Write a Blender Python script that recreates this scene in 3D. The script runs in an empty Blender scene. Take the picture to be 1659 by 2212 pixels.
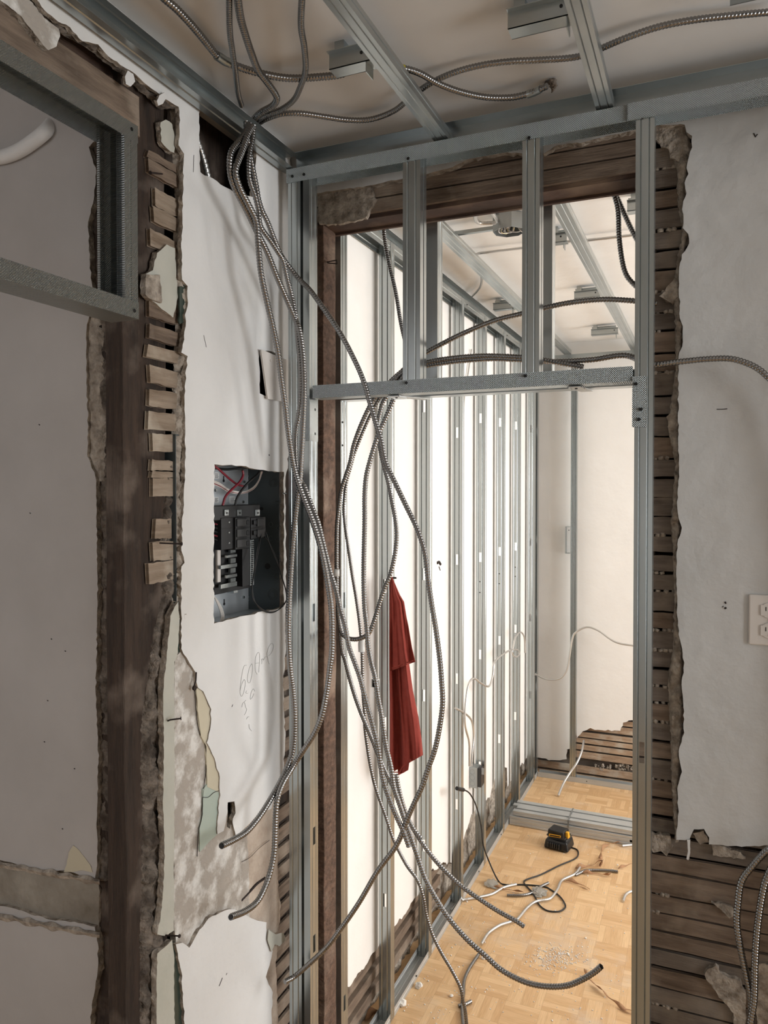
import bpy, bmesh, math, random
from mathutils import Vector, noise
random.seed(7)
S = bpy.context.scene
COL = S.collection
# ------------------------------------------------------------------ camera
F = 1637.; CX = 829.5; CY = 1106.; H = 1.75
PITCH = math.radians(0.9); SH = 25.0; YAW = math.radians(23.15)
cam = bpy.data.cameras.new('camera'); co = bpy.data.objects.new('camera', cam); COL.objects.link(co)
cam.sensor_fit = 'VERTICAL'; cam.sensor_height = 36.; cam.lens = F / 2212. * 36.
cam.shift_y = -SH / 2212.
co.location = (0, 0, H); co.rotation_euler = (math.pi / 2 - PITCH, 0, YAW)
cam.clip_start = 0.02
S.camera = co
# ------------------------------------------------------------------ light
S.view_settings.view_transform = 'Standard'; S.view_settings.look = 'None'
S.view_settings.exposure = 0.12; S.view_settings.gamma = 1; S.view_settings.use_curve_mapping = False
w = bpy.data.worlds.new('sky'); S.world = w; w.use_nodes = True
w.node_tree.nodes['Background'].inputs[0].default_value = (0.75, 0.85, 1, 1)
w.node_tree.nodes['Background'].inputs[1].default_value = 1.0
def area(name, loc, rot, sx, sy, power, col):
    l = bpy.data.lights.new(name, 'AREA'); l.shape = 'RECTANGLE'; l.size = sx; l.size_y = sy
    l.energy = power; l.color = col
    o = bpy.data.objects.new(name, l); COL.objects.link(o); o.location = loc; o.rotation_euler = rot
    return o
HP = math.pi / 2
area('daylight_far_window', (.95, 4.72, 1.5), (-HP, 0, 0), 1.4, 1.6, 100, (1, .985, .955))
area('daylight_far_side_window', (2.45, 3.25, 1.5), (0, HP, 0), 1.7, 2.0, 98, (1, .985, .955))
area('daylight_near_window', (2.45, 0.9, 1.6), (0, HP, 0), 1.3, 1.15, 48, (.97, .985, 1))
area('rear_fill', (.6, -2.5, 1.3), (HP, 0, 0), 1.6, 1.4, 5, (.97, .985, 1))  # fill light added behind the camera to lift surfaces facing it
area('daylight_side_room', (-2.2, -2.3, 1.7), (HP, 0, 0), 1.2, 1.4, 20, (.95, .96, 1))
# ------------------------------------------------------------------ helpers
def ray(px, py):
    a = (px - CX) / F; b = -(py - (CY - SH)) / F
    cp, sp = math.cos(PITCH), math.sin(PITCH)
    f = cp + b * sp; u = -sp + b * cp
    cy, sy = math.cos(YAW), math.sin(YAW)
    return (a * cy - f * sy, a * sy + f * cy, u)
def onX(px, py, x): r = ray(px, py); t = x / r[0]; return Vector((x, r[1] * t, H + r[2] * t))
def onY(px, py, y): r = ray(px, py); t = y / r[1]; return Vector((r[0] * t, y, H + r[2] * t))
def onZ(px, py, z): r = ray(px, py); t = (z - H) / r[2]; return Vector((r[0] * t, r[1] * t, z))
def near(px, py, x, y):          # whichever of wall plane x and partition plane y comes first
    a = onY(px, py, y)
    if ray(px, py)[0] >= 0: return a
    b = onX(px, py, x)
    return a if a.y < b.y else b

def nodes(name):
    m = bpy.data.materials.new(name); m.use_nodes = True
    n = m.node_tree.nodes; l = m.node_tree.links
    return m, n, l, n['Principled BSDF']
def plain(name, col, rough=.6, metal=0., bump=0., scale=40., var=0.):
    m, n, l, p = nodes(name)
    p.inputs['Base Color'].default_value = (*col, 1); p.inputs['Roughness'].default_value = rough
    p.inputs['Metallic'].default_value = metal
    if bump or var:
        tc = n.new('ShaderNodeTexCoord'); nz = n.new('ShaderNodeTexNoise')
        nz.inputs['Scale'].default_value = scale; nz.inputs['Detail'].default_value = 8
        l.new(tc.outputs['Object'], nz.inputs['Vector'])
        if bump:
            b = n.new('ShaderNodeBump'); b.inputs['Strength'].default_value = bump; b.inputs['Distance'].default_value = .01
            l.new(nz.outputs[0], b.inputs['Height']); l.new(b.outputs[0], p.inputs['Normal'])
        if var:
            r = n.new('ShaderNodeValToRGB'); l.new(nz.outputs[0], r.inputs[0])
            r.color_ramp.elements[0].position = .3; r.color_ramp.elements[1].position = .7
            r.color_ramp.elements[0].color = (*[c * (1 - var) for c in col], 1)
            r.color_ramp.elements[1].color = (*[min(1, c * (1 + var)) for c in col], 1)
            l.new(r.outputs[0], p.inputs['Base Color'])
    return m
def mixmat(name, c1, c2, scale, lo, hi, rough=.9, bump=.3, bscale=60, bdist=.01, stretch=(1, 1, 1), c3=None, s3=3, metal=0):
    m, n, l, p = nodes(name)
    tc = n.new('ShaderNodeTexCoord'); mp = n.new('ShaderNodeMapping'); mp.inputs['Scale'].default_value = stretch
    l.new(tc.outputs['Object'], mp.inputs[0])
    nz = n.new('ShaderNodeTexNoise'); nz.inputs['Scale'].default_value = scale; nz.inputs['Detail'].default_value = 9
    nz.inputs['Roughness'].default_value = .6
    l.new(mp.outputs[0], nz.inputs['Vector'])
    r = n.new('ShaderNodeValToRGB'); r.color_ramp.elements[0].position = lo; r.color_ramp.elements[1].position = hi
    r.color_ramp.elements[0].color = (*c1, 1); r.color_ramp.elements[1].color = (*c2, 1)
    l.new(nz.outputs[0], r.inputs[0])
    out = r.outputs[0]
    if c3:
        n3 = n.new('ShaderNodeTexNoise'); n3.inputs['Scale'].default_value = s3; n3.inputs['Detail'].default_value = 6
        l.new(tc.outputs['Object'], n3.inputs['Vector'])
        r3 = n.new('ShaderNodeValToRGB'); r3.color_ramp.elements[0].position = .52; r3.color_ramp.elements[1].position = .68
        l.new(n3.outputs[0], r3.inputs[0])
        mx = n.new('ShaderNodeMix'); mx.data_type = 'RGBA'
        l.new(r3.outputs[0], mx.inputs[0]); l.new(out, mx.inputs[6]); mx.inputs[7].default_value = (*c3, 1)
        out = mx.outputs[2]
    l.new(out, p.inputs['Base Color']); p.inputs['Roughness'].default_value = rough
    p.inputs['Metallic'].default_value = metal
    b = n.new('ShaderNodeBump'); b.inputs['Strength'].default_value = bump; b.inputs['Distance'].default_value = bdist
    nb = n.new('ShaderNodeTexNoise'); nb.inputs['Scale'].default_value = bscale; nb.inputs['Detail'].default_value = 7
    l.new(mp.outputs[0], nb.inputs['Vector']); l.new(nb.outputs[0], b.inputs['Height']); l.new(b.outputs[0], p.inputs['Normal'])
    return m
M = {}
M['white'] = mixmat('white_painted_plaster', (.66, .655, .64), (.70, .695, .68), 5, .35, .65, .75, .42, 11, .014, c3=(.60, .58, .54), s3=2.2)
M['wallb'] = mixmat('white_lumpy_plaster_dimmed', (.53, .53, .52), (.58, .58, .57), 5, .35, .65, .75, .5, 13, .016, c3=(.50, .49, .465), s3=2.2)  # same white paint as the left wall, greyed for its weaker light
M['stain'] = mixmat('brown_stained_plaster', (.15, .125, .095), (.33, .30, .25), 7, .35, .65, .9, .4, 40)
M['grey'] = mixmat('grey_painted_plaster', (.40, .375, .355), (.46, .435, .415), 4, .3, .7, .8, .2, 8, .01)
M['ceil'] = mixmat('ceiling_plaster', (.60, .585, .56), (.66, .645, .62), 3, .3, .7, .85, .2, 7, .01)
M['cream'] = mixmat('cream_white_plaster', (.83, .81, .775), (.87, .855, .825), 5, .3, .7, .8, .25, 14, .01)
M['broken'] = mixmat('broken_plaster', (.20, .165, .13), (.48, .42, .35), 45, .35, .65, .95, .9, 70, .012)
M['rubble'] = mixmat('crumbling_mortar', (.07, .055, .042), (.25, .205, .165), 38, .36, .66, 1, 1, 60, .02, c3=(.05, .035, .025), s3=14)
M['old'] = mixmat('old_plaster_coat', (.38, .34, .295), (.68, .66, .62), 20, .47, .62, .95, .6, 60, .01)
M['brown_coat'] = mixmat('brown_scratch_coat', (.38, .30, .235), (.56, .475, .39), 12, .35, .68, .95, .7, 50, .01)
M['greenp'] = mixmat('pale_green_paint', (.36, .43, .37), (.42, .48, .42), 6, .3, .7, .5, .1, 20)
M['creamp'] = mixmat('cream_yellow_paint', (.50, .45, .33), (.56, .51, .39), 6, .3, .7, .5, .1, 20)
M['palep'] = mixmat('pale_grey_green_paint', (.42, .42, .36), (.50, .49, .43), 8, .3, .7, .6, .2, 30)
M['darkg'] = plain('dark_green_paint', (.03, .045, .035), .4)
M['timber'] = mixmat('dark_old_timber', (.018, .011, .007), (.062, .038, .025), 9, .3, .72, .85, 1, 30, .008, (6, 6, .7), (.15, .115, .09), 9)
M['jamb'] = mixmat('brown_saw_marked_timber', (.05, .028, .018), (.16, .092, .06), 14, .3, .7, .85, 1, 26, .006, (3, 3, 5), (.24, .17, .125), 7)
M['timberh'] = mixmat('dark_old_timber_lying', (.032, .018, .012), (.10, .055, .036), 9, .3, .72, .85, .7, 30, .006, (.7, .7, 6), (.17, .11, .07), 5)
M['lath'] = mixmat('weathered_lath', (.095, .066, .046), (.25, .185, .135), 9, .3, .7, .9, .6, 40, .005, (.8, .8, 7), (.30, .24, .185), 9)
M['lathl'] = mixmat('lime_stained_lath', (.17, .12, .08), (.36, .29, .22), 9, .3, .7, .9, .6, 40, .005, (.8, .8, 7), (.45, .39, .31), 9)
M['lathf'] = mixmat('lightened_lath', (.26, .17, .11), (.52, .38, .26), 9, .3, .7, .9, .6, 40, .005, (.8, .8, 7), (.50, .44, .36), 9)  # lath colour raised to stand in for light missing on the end wall
M['lathd'] = mixmat('dark_lath', (.085, .066, .052), (.20, .165, .135), 9, .3, .7, .9, .6, 40, .005, (.8, .8, 7), (.23, .19, .15), 9)
M['steel'] = mixmat('galvanised_steel', (.37, .40, .40), (.46, .49, .49), 16, .3, .7, .23, .02, 30, .001, (1, 1, .12), metal=.92)
M['steelf'] = mixmat('pale_galvanised_steel', (.44, .45, .44), (.56, .57, .56), 12, .3, .7, .42, .03, 30, .001, (.3, .3, 1), metal=.5)  # paler, duller steel for the floor pieces and tie strips
M['steelh'] = mixmat('galvanised_steel_lying', (.36, .39, .39), (.46, .49, .49), 16, .3, .7, .28, .02, 30, .001, (.3, .3, 1), metal=.9)
M['cable'] = plain('cable_armour', (.27, .265, .26), .22, 1)
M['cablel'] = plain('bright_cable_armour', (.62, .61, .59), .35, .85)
M['black'] = plain('black_plastic', (.006, .006, .0065), .4)
M['blackm'] = plain('dark_grey_plastic', (.024, .024, .024), .4)
M['cord'] = plain('black_rubber_cord', (.01, .01, .01), .5)
M['boxdark'] = plain('dark_grey_enamel', (.075, .09, .095), .35, .3, .03, 60)
M['boxgrey'] = plain('grey_zinc_plate', (.52, .55, .57), .4, .45, .03, 60)
M['zinc'] = plain('zinc_box', (.36, .38, .38), .4, .85)
M['copper'] = plain('brass_screw', (.5, .4, .25), .3, .9)
M['redw'] = plain('red_wire', (.20, .018, .03), .35)
M['whitew'] = plain('white_wire', (.62, .58, .54), .4)
M['ivory'] = plain('ivory_plastic', (.66, .62, .58), .35)
M['tape'] = plain('white_tape', (.72, .71, .68), .6)
M['screw'] = plain('black_screw', (.01, .01, .01), .4, .3)
M['nail'] = plain('rusty_nail', (.03, .02, .017), .7, .5)
M['yellow'] = plain('yellow_plastic', (.75, .38, .02), .45)
M['yel2'] = plain('yellow_tape', (.45, .38, .03), .6)
M['red'] = mixmat('brick_red_cotton', (.235, .032, .022), (.285, .042, .03), 60, .3, .7, .95, .25, 300, .002)
M['paper'] = mixmat('brown_kraft_paper', (.30, .15, .07), (.45, .26, .14), 20, .3, .7, .9, .4, 60)
M['crumb'] = plain('plaster_crumbs', (.78, .74, .68), .95, 0, .5, 80)
M['pencil'] = plain('pencil_line', (.40, .40, .385), .9)
def steel_dimple(name, axis):
    m, n, l, p = nodes(name)
    p.inputs['Base Color'].default_value = (.37, .40, .40, 1); p.inputs['Metallic'].default_value = .95; p.inputs['Roughness'].default_value = .34
    tc = n.new('ShaderNodeTexCoord'); sx = n.new('ShaderNodeSeparateXYZ'); l.new(tc.outputs['Object'], sx.inputs[0])
    outs = []
    for a in axis:
        k = n.new('ShaderNodeMath'); k.operation = 'MULTIPLY'; k.inputs[1].default_value = 2 * math.pi / .0042
        s = n.new('ShaderNodeMath'); s.operation = 'SINE'
        l.new(sx.outputs[a], k.inputs[0]); l.new(k.outputs[0], s.inputs[0]); outs.append(s.outputs[0])
    q = n.new('ShaderNodeMath'); q.operation = 'MULTIPLY'; l.new(outs[0], q.inputs[0]); l.new(outs[1], q.inputs[1])
    b = n.new('ShaderNodeBump'); b.inputs['Strength'].default_value = 1; b.inputs['Distance'].default_value = .0016
    l.new(q.outputs[0], b.inputs['Height']); l.new(b.outputs[0], p.inputs['Normal'])
    return m
M['dimx'] = steel_dimple('dimpled_galvanised_steel', (0, 2))
M['dimy'] = steel_dimple('dimpled_galvanised_steel_side', (1, 2))
def parquet():
    m, n, l, p = nodes('oak_parquet')
    tc = n.new('ShaderNodeTexCoord'); s = n.new('ShaderNodeSeparateXYZ'); l.new(tc.outputs['Object'], s.inputs[0])
    def mth(op, a, b=None):
        k = n.new('ShaderNodeMath'); k.operation = op
        for i, v in enumerate((a, b)):
            if v is None: continue
            if isinstance(v, (int, float)): k.inputs[i].default_value = v
            else: l.new(v, k.inputs[i])
        return k.outputs[0]
    B = .118
    u = mth('DIVIDE', mth('ADD', s.outputs[0], 10), B); v = mth('DIVIDE', mth('ADD', s.outputs[1], 10), B)
    fu, fv = mth('FLOOR', u), mth('FLOOR', v)
    par = mth('MODULO', mth('ADD', fu, fv), 2)
    ru, rv = mth('FRACT', u), mth('FRACT', v)
    # slat coordinate: along u in odd blocks, along v in even blocks
    sl = mth('ADD', mth('MULTIPLY', ru, par), mth('MULTIPLY', rv, mth('SUBTRACT', 1, par)))
    al = mth('ADD', mth('MULTIPLY', rv, par), mth('MULTIPLY', ru, mth('SUBTRACT', 1, par)))
    s5 = mth('MULTIPLY', sl, 5); sid = mth('FLOOR', s5); sf = mth('FRACT', s5)
    cb = n.new('ShaderNodeCombineXYZ'); l.new(fu, cb.inputs[0]); l.new(fv, cb.inputs[1]); l.new(sid, cb.inputs[2])
    wn = n.new('ShaderNodeTexWhiteNoise'); l.new(cb.outputs[0], wn.inputs[0])
    r = n.new('ShaderNodeValToRGB'); r.color_ramp.elements[0].color = (.64, .40, .20, 1); r.color_ramp.elements[1].color = (.78, .54, .30, 1)
    l.new(wn.outputs[0], r.inputs[0])
    # grain
    g = n.new('ShaderNodeCombineXYZ'); l.new(mth('MULTIPLY', s5, 3.), g.inputs[0]); l.new(mth('MULTIPLY', al, .8), g.inputs[1]); l.new(wn.outputs[0], g.inputs[2])
    gn = n.new('ShaderNodeTexNoise'); gn.inputs['Scale'].default_value = 3; gn.inputs['Detail'].default_value = 6; l.new(g.outputs[0], gn.inputs[0])
    mx = n.new('ShaderNodeMix'); mx.data_type = 'RGBA'; mx.blend_type = 'MULTIPLY'; mx.inputs[0].default_value = .4
    gr = n.new('ShaderNodeValToRGB'); gr.color_ramp.elements[0].color = (.62, .5, .4, 1); gr.color_ramp.elements[0].position = .3; gr.color_ramp.elements[1].position = .65
    l.new(gn.outputs[0], gr.inputs[0]); l.new(r.outputs[0], mx.inputs[6]); l.new(gr.outputs[0], mx.inputs[7])
    gap = mth('ADD', mth('LESS_THAN', sf, .035), mth('ADD', mth('LESS_THAN', al, .012), mth('LESS_THAN', sl, .012)))
    gap = mth('MINIMUM', gap, 1)
    m2 = n.new('ShaderNodeMix'); m2.data_type = 'RGBA'; l.new(mth('MULTIPLY', gap, .28), m2.inputs[0]); l.new(mx.outputs[2], m2.inputs[6]); m2.inputs[7].default_value = (.22, .12, .06, 1)
    # plaster dust
    dn = n.new('ShaderNodeTexNoise'); dn.inputs['Scale'].default_value = 3.5; dn.inputs['Detail'].default_value = 10; dn.inputs['Roughness'].default_value = .72
    l.new(tc.outputs['Object'], dn.inputs[0])
    dr = n.new('ShaderNodeValToRGB'); dr.color_ramp.elements[0].position = .53; dr.color_ramp.elements[1].position = .78; l.new(dn.outputs[0], dr.inputs[0])
    m3 = n.new('ShaderNodeMix'); m3.data_type = 'RGBA'; l.new(mth('MULTIPLY', dr.outputs[0], .75), m3.inputs[0]); l.new(m2.outputs[2], m3.inputs[6]); m3.inputs[7].default_value = (.60, .52, .43, 1)
    l.new(m3.outputs[2], p.inputs['Base Color']); p.inputs['Roughness'].default_value = .55
    return m
M['floor'] = parquet()

def tag(o, label=None, cat=None, group=None, kind=None):
    if label: o['label'] = label
    if cat: o['category'] = cat
    if group: o['group'] = group
    if kind: o['kind'] = kind
    return o
def empty(name, loc=(0, 0, 0), label=None, cat=None, group=None):
    o = bpy.data.objects.new(name, None); COL.objects.link(o); o.location = loc; o.empty_display_size = .05
    return tag(o, label, cat, group)
class MB:
    def __init__(s): s.v = []; s.f = []; s.m = []; s.sm = []
    def add(s, vs, fs, mi=0, smooth=False):
        b = len(s.v); s.v += [tuple(v) for v in vs]
        for f in fs: s.f.append(tuple(i + b for i in f)); s.m.append(mi); s.sm.append(smooth)
        return s
    def box(s, a, b, mi=0):
        x0, y0, z0 = [min(a[i], b[i]) for i in range(3)]; x1, y1, z1 = [max(a[i], b[i]) for i in range(3)]
        return s.add([(x0, y0, z0), (x1, y0, z0), (x1, y1, z0), (x0, y1, z0), (x0, y0, z1), (x1, y0, z1), (x1, y1, z1), (x0, y1, z1)],
                     [(0, 3, 2, 1), (4, 5, 6, 7), (0, 1, 5, 4), (1, 2, 6, 5), (2, 3, 7, 6), (3, 0, 4, 7)], mi)
    def prism(s, pts, d, mi=0, mside=None):     # convex-ish outline extruded by vector d
        n = len(pts); d = Vector(d); P = [Vector(p) for p in pts]
        s.add(P + [p + d for p in P], [tuple(range(n)), tuple(range(2 * n - 1, n - 1, -1))], mi)
        b = len(s.v) - 2 * n
        for i in range(n):
            j = (i + 1) % n; s.f.append((b + i, b + j, b + n + j, b + n + i)); s.m.append(mi if mside is None else mside); s.sm.append(False)
        return s
    def cyl(s, c, axis, r, h, n=16, mi=0, r2=None):
        c = Vector(c); ax = Vector(axis).normalized(); u = ax.orthogonal().normalized(); v = ax.cross(u)
        r2 = r if r2 is None else r2
        vs = [c + (u * math.cos(6.2832 * i / n) + v * math.sin(6.2832 * i / n)) * r for i in range(n)]
        vs += [c + ax * h + (u * math.cos(6.2832 * i / n) + v * math.sin(6.2832 * i / n)) * r2 for i in range(n)]
        s.add(vs, [tuple(range(n - 1, -1, -1)), tuple(range(n, 2 * n))], mi)
        b = len(s.v) - 2 * n
        for i in range(n):
            j = (i + 1) % n; s.f.append((b + i, b + j, b + n + j, b + n + i)); s.m.append(mi); s.sm.append(True)
        return s
    def ring(s, c, axis, r, t, n=24, mi=0):
        c = Vector(c); ax = Vector(axis).normalized(); u = ax.orthogonal().normalized(); v = ax.cross(u)
        pts = [c + (u * math.cos(6.2832 * i / n) + v * math.sin(6.2832 * i / n)) * r for i in range(n + 1)]
        return s.tube(pts, t, 5, mi)
    def tube(s, pts, r, n=8, mi=0, wave=None, caps=True):
        P = [Vector(p) for p in pts]; N = len(P)
        T = [(P[min(i + 1, N - 1)] - P[max(i - 1, 0)]).normalized() for i in range(N)]
        u = T[0].orthogonal().normalized(); vs = []; L = 0
        for i in range(N):
            u = (u - T[i] * u.dot(T[i]))
            if u.length < 1e-6: u = T[i].orthogonal()
            u.normalize(); v = T[i].cross(u)
            if i: L += (P[i] - P[i - 1]).length
            for k in range(n):
                a = 6.28318 * k / n
                if wave is None: rr = r
                else:
                    ph = (L / wave[0] + a / 6.28318) % 1.0
                    rr = r * (1 + wave[1] * (1 - 2.1 * (2 * abs(ph - .5)) ** 3))
                vs.append(P[i] + (u * math.cos(a) + v * math.sin(a)) * rr)
        fs = [(i * n + k, i * n + (k + 1) % n, (i + 1) * n + (k + 1) % n, (i + 1) * n + k) for i in range(N - 1) for k in range(n)]
        s.add(vs, fs, mi, True)
        if caps: s.add(vs[:n], [tuple(range(n - 1, -1, -1))], mi); s.add(vs[-n:], [tuple(range(n))], mi)
        return s
    def build(s, name, mats, parent=None, bevel=0):
        me = bpy.data.meshes.new(name)
        org = Vector((0, 0, 0))
        if not parent and s.v:
            org = Vector([(min(v[i] for v in s.v) + max(v[i] for v in s.v)) / 2 for i in range(3)]); org.z = min(v[2] for v in s.v)
        me.from_pydata([Vector(v) - org for v in s.v], [], s.f)
        mats = mats if isinstance(mats, (list, tuple)) else [mats]
        for m in mats: me.materials.append(m)
        me.polygons.foreach_set('material_index', s.m); me.polygons.foreach_set('use_smooth', s.sm)
        me.update()
        o = bpy.data.objects.new(name, me); COL.objects.link(o); o.location = org
        if parent:
            o.parent = parent
            q = parent
            while q: o.location -= q.location; q = q.parent
        if bevel:
            b = o.modifiers.new('bevel', 'BEVEL'); b.width = bevel; b.segments = 2; b.limit_method = 'ANGLE'
        return o
def catmull(P, step):
    P = [Vector(p) for p in P]
    Q = [P[0] * 2 - P[1]] + P + [P[-1] * 2 - P[-2]]; out = []
    for i in range(1, len(Q) - 2):
        a, b, c, d = Q[i - 1:i + 3]; n = max(2, int((c - b).length / step))
        for k in range(n):
            t = k / n
            out.append(.5 * ((2 * b) + (c - a) * t + (2 * a - 5 * b + 4 * c - d) * t * t + (3 * b - a - 3 * c + d) * t ** 3))
    out.append(P[-1]); return out
def resample(P, step):
    out = [P[0]]; acc = 0
    for a, b in zip(P, P[1:]):
        d = (b - a).length
        while acc + d >= step:
            t = (step - acc) / d; a = a + (b - a) * t; out.append(a); d = (b - a).length; acc = 0
        acc += d
    return out
def subdiv_loop(loop, step, jag):
    out = []
    n = len(loop)
    for i in range(n):
        a, b = loop[i], loop[(i + 1) % n]
        d = math.hypot(b[0] - a[0], b[1] - a[1]); k = max(1, int(d / step))
        for j in range(k):
            t = j / k; jj = jag if k > 1 and j else jag * .3
            out.append((a[0] + (b[0] - a[0]) * t + random.uniform(-jj, jj), a[1] + (b[1] - a[1]) * t + random.uniform(-jj, jj)))
    return out
def sheet(name, mats, plane, c, loops, thick, parent=None, step=9, jag=1.6):
    """flat slab whose outline(s), traced on plane X=c or Y=c, extrude away from the room by thick"""
    fn = onX if plane == 'x' else onY
    bm = bmesh.new(); edges = []
    for k, lp in enumerate(loops):
        vs = [bm.verts.new(fn(x, y, c)) for x, y in subdiv_loop(lp, step, jag)]
        for i in range(len(vs)): edges.append(bm.edges.new((vs[i], vs[(i + 1) % len(vs)])))
    bmesh.ops.triangle_fill(bm, use_beauty=True, use_dissolve=False, edges=edges)
    want = Vector((1, 0, 0)) if plane == 'x' else Vector((0, -1, 0))
    for f in bm.faces:
        f.normal_update()
        if f.normal.dot(want) < 0: f.normal_flip()
    front = list(bm.faces)
    bnd = [e for e in bm.edges if len(e.link_faces) == 1]
    off = -want * thick
    vm = {}
    for e in bnd:
        for v in e.verts:
            if v not in vm:
                # bevel the broken edge a little by pushing the back outline about
                vm[v] = bm.verts.new(v.co + off + Vector((0 if plane == 'x' else random.uniform(-.002, .002), 0 if plane == 'y' else random.uniform(-.002, .002), random.uniform(-.002, .002))))
    for e in bnd:
        a, b = e.verts; l = e.link_loops[0]
        if l.vert != a: a, b = b, a
        f = bm.faces.new((b, a, vm[a], vm[b])); f.material_index = 1 if len(mats) > 1 else 0
    me = bpy.data.meshes.new(name); bm.to_mesh(me); bm.free()
    for m in mats: me.materials.append(m)
    o = bpy.data.objects.new(name, me); COL.objects.link(o)
    if parent:
        o.parent = parent; q = parent
        while q: o.location -= q.location; q = q.parent
    return o
def rough(name, mat, plane, c, rows, amp, parent=None, nu=8, nv=160, scale=22, base=.0, seed=0):
    """crumbling strip: rows are (y, x_left, x_right) down the picture; relief stands out of the plane by up to amp"""
    fn = onX if plane == 'x' else onY; nrm = Vector((1, 0, 0)) if plane == 'x' else Vector((0, -1, 0))
    y0, y1 = rows[0][0], rows[-1][0]; vs = []; fs = []
    for j in range(nv + 1):
        y = y0 + (y1 - y0) * j / nv
        for a, b in zip(rows, rows[1:]):
            if a[0] <= y <= b[0]: break
        t = (y - a[0]) / (b[0] - a[0]); xl = a[1] + (b[1] - a[1]) * t; xr = a[2] + (b[2] - a[2]) * t
        xl += 4 * noise.noise(Vector((0, y * .11, seed))) + 2 * noise.noise(Vector((3, y * .37, seed))); xr += 4 * noise.noise(Vector((5, y * .09, seed + 3))) + 2 * noise.noise(Vector((9, y * .4, seed)))
        for i in range(nu + 1):
            s = i / nu; p = fn(xl + (xr - xl) * s, y, c)
            q = p * scale + Vector((seed, seed, seed))
            h = base + amp * (.5 + .7 * noise.noise(q) + .45 * noise.noise(q * 2.7) + .25 * noise.noise(q * 6))
            if i in (0, nu): h = -.006
            vs.append(p + nrm * h)
    for j in range(nv):
        for i in range(nu):
            k = j * (nu + 1) + i; f = (k, k + nu + 1, k + nu + 2, k + 1)
            fs.append(f if plane == 'x' else f)
    mb = MB(); mb.add(vs, fs, 0, True)
    o = mb.build(name, mat, parent)
    return o
def prof_channel(web, fl, lip, groove=True):
    P = []
    if lip: P.append((lip, fl))
    P.append((0, fl))
    if groove and fl > .02: P += [(0, fl * .62), (.0016, fl * .54), (0, fl * .46)]
    P.append((0, 0)); i0 = len(P)
    if groove and web > .03: P += [(web * .22, 0), (web * .27, .0018), (web * .32, 0)]
    P.append((web * .36, 0)) ; P.append((web * .64, 0))
    if groove and web > .03: P += [(web * .68, 0), (web * .73, .0018), (web * .78, 0)]
    P.append((web, 0))
    if groove and fl > .02: P += [(web, fl * .46), (web - .0016, fl * .54), (web, fl * .62)]
    P.append((web, fl))
    if lip: P.append((web - lip, fl))
    return P
def channel(name, mat, o0, U, V, W, L, web=.041, fl=.032, lip=.006, holes=(), groove=True, parent=None, label=None, cat=None, group=None, kind=None):
    """rolled steel channel: web spans U, flanges rise along V, length runs along W"""
    U, V, W, o0 = Vector(U), Vector(V), Vector(W), Vector(o0)
    P = prof_channel(web, fl, lip, groove)
    hs = []
    for h in holes: hs += [h - .022, h + .022]
    Ls = sorted(set([0, L] + [h for h in hs if 0 < h < L]))
    vs = [o0 + U * p[0] + V * p[1] + W * w_ for w_ in Ls for p in P]; n = len(P); fs = []
    for j in range(len(Ls) - 1):
        mid = (Ls[j] + Ls[j + 1]) / 2
        for i in range(n - 1):
            mu = (P[i][0] + P[i + 1][0]) / 2
            if abs(mu - web / 2) < web * .05 and P[i][1] == 0 and P[i + 1][1] == 0 and any(abs(mid - h) < .021 for h in holes): continue
            fs.append((j * n + i, j * n + i + 1, (j + 1) * n + i + 1, (j + 1) * n + i))
    mb = MB(); mb.add(vs, fs)
    ob = mb.build(name, mat, parent)
    sd = ob.modifiers.new('sheet', 'SOLIDIFY'); sd.thickness = .0009; sd.offset = 0
    return tag(ob, label, cat, group, kind)
def screw(p, n, parent, r=.0035):
    return MB().cyl(Vector(p), n, r, .0022, 12).build('screw', M['screw'], parent)
X, Y, Z = Vector((1, 0, 0)), Vector((0, 1, 0)), Vector((0, 0, 1))
def struct(o, label=None): o['kind'] = 'structure'; return o
def boxs(name, a, b, mat): return struct(MB().box(a, b).build(name, mat))

# ================================================================== SETTING
boxs('floor', (-3.3, -2.7, -.1), (2.7, 4.85, 0), M['floor'])
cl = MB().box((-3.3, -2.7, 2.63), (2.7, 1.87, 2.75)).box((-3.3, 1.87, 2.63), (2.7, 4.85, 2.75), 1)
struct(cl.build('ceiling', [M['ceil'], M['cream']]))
XL = -1.0; YB = 1.76; YC = 1.150
# near room, walls out of the picture; the window openings let the daylight lamps stand inside their frames
def wall_window(name, x, y0, y1, wy0, wy1, wz0, wz1, n):
    o = MB().box((x, y0, 0), (x + .12, wy0, 2.63)).box((x, wy1, 0), (x + .12, y1, 2.63)).box((x, wy0, 0), (x + .12, wy1, wz0)).box((x, wy0, wz1), (x + .12, wy1, 2.63)).build(name, M['white'])
    struct(o)
    f = MB()
    for a, b in (((wy0, wz0), (wy0 + .05, wz1)), ((wy1 - .05, wz0), (wy1, wz1)), ((wy0, wz0), (wy1, wz0 + .05)), ((wy0, wz1 - .05), (wy1, wz1)), ((wy0, (wz0 + wz1) / 2 - .02), (wy1, (wz0 + wz1) / 2 + .02))):
        f.box((x + .04, a[0], a[1]), (x + .09, b[0], b[1]))
    struct(f.build('window_%d' % n, M['ivory']))
wall_window('wall_right', 2.5, -2.6, 1.76, -.3 + .6, 1.5, .9, 2.3, 1)
wall_window('wall_far_right', 2.5, 1.87, 4.65, 2.2, 4.3, .6, 2.4, 2)
boxs('wall_behind', (-3.2, -2.72, 0), (2.62, -2.6, 2.63), M['white'])
boxs('wall_side_room', (-3.32, -2.6, 0), (-3.2, 1.3, 2.63), M['grey'])
boxs('wall_left_near', (-1.12, -2.6, 0), (-1.0, .15, 2.63), M['white'])

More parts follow.
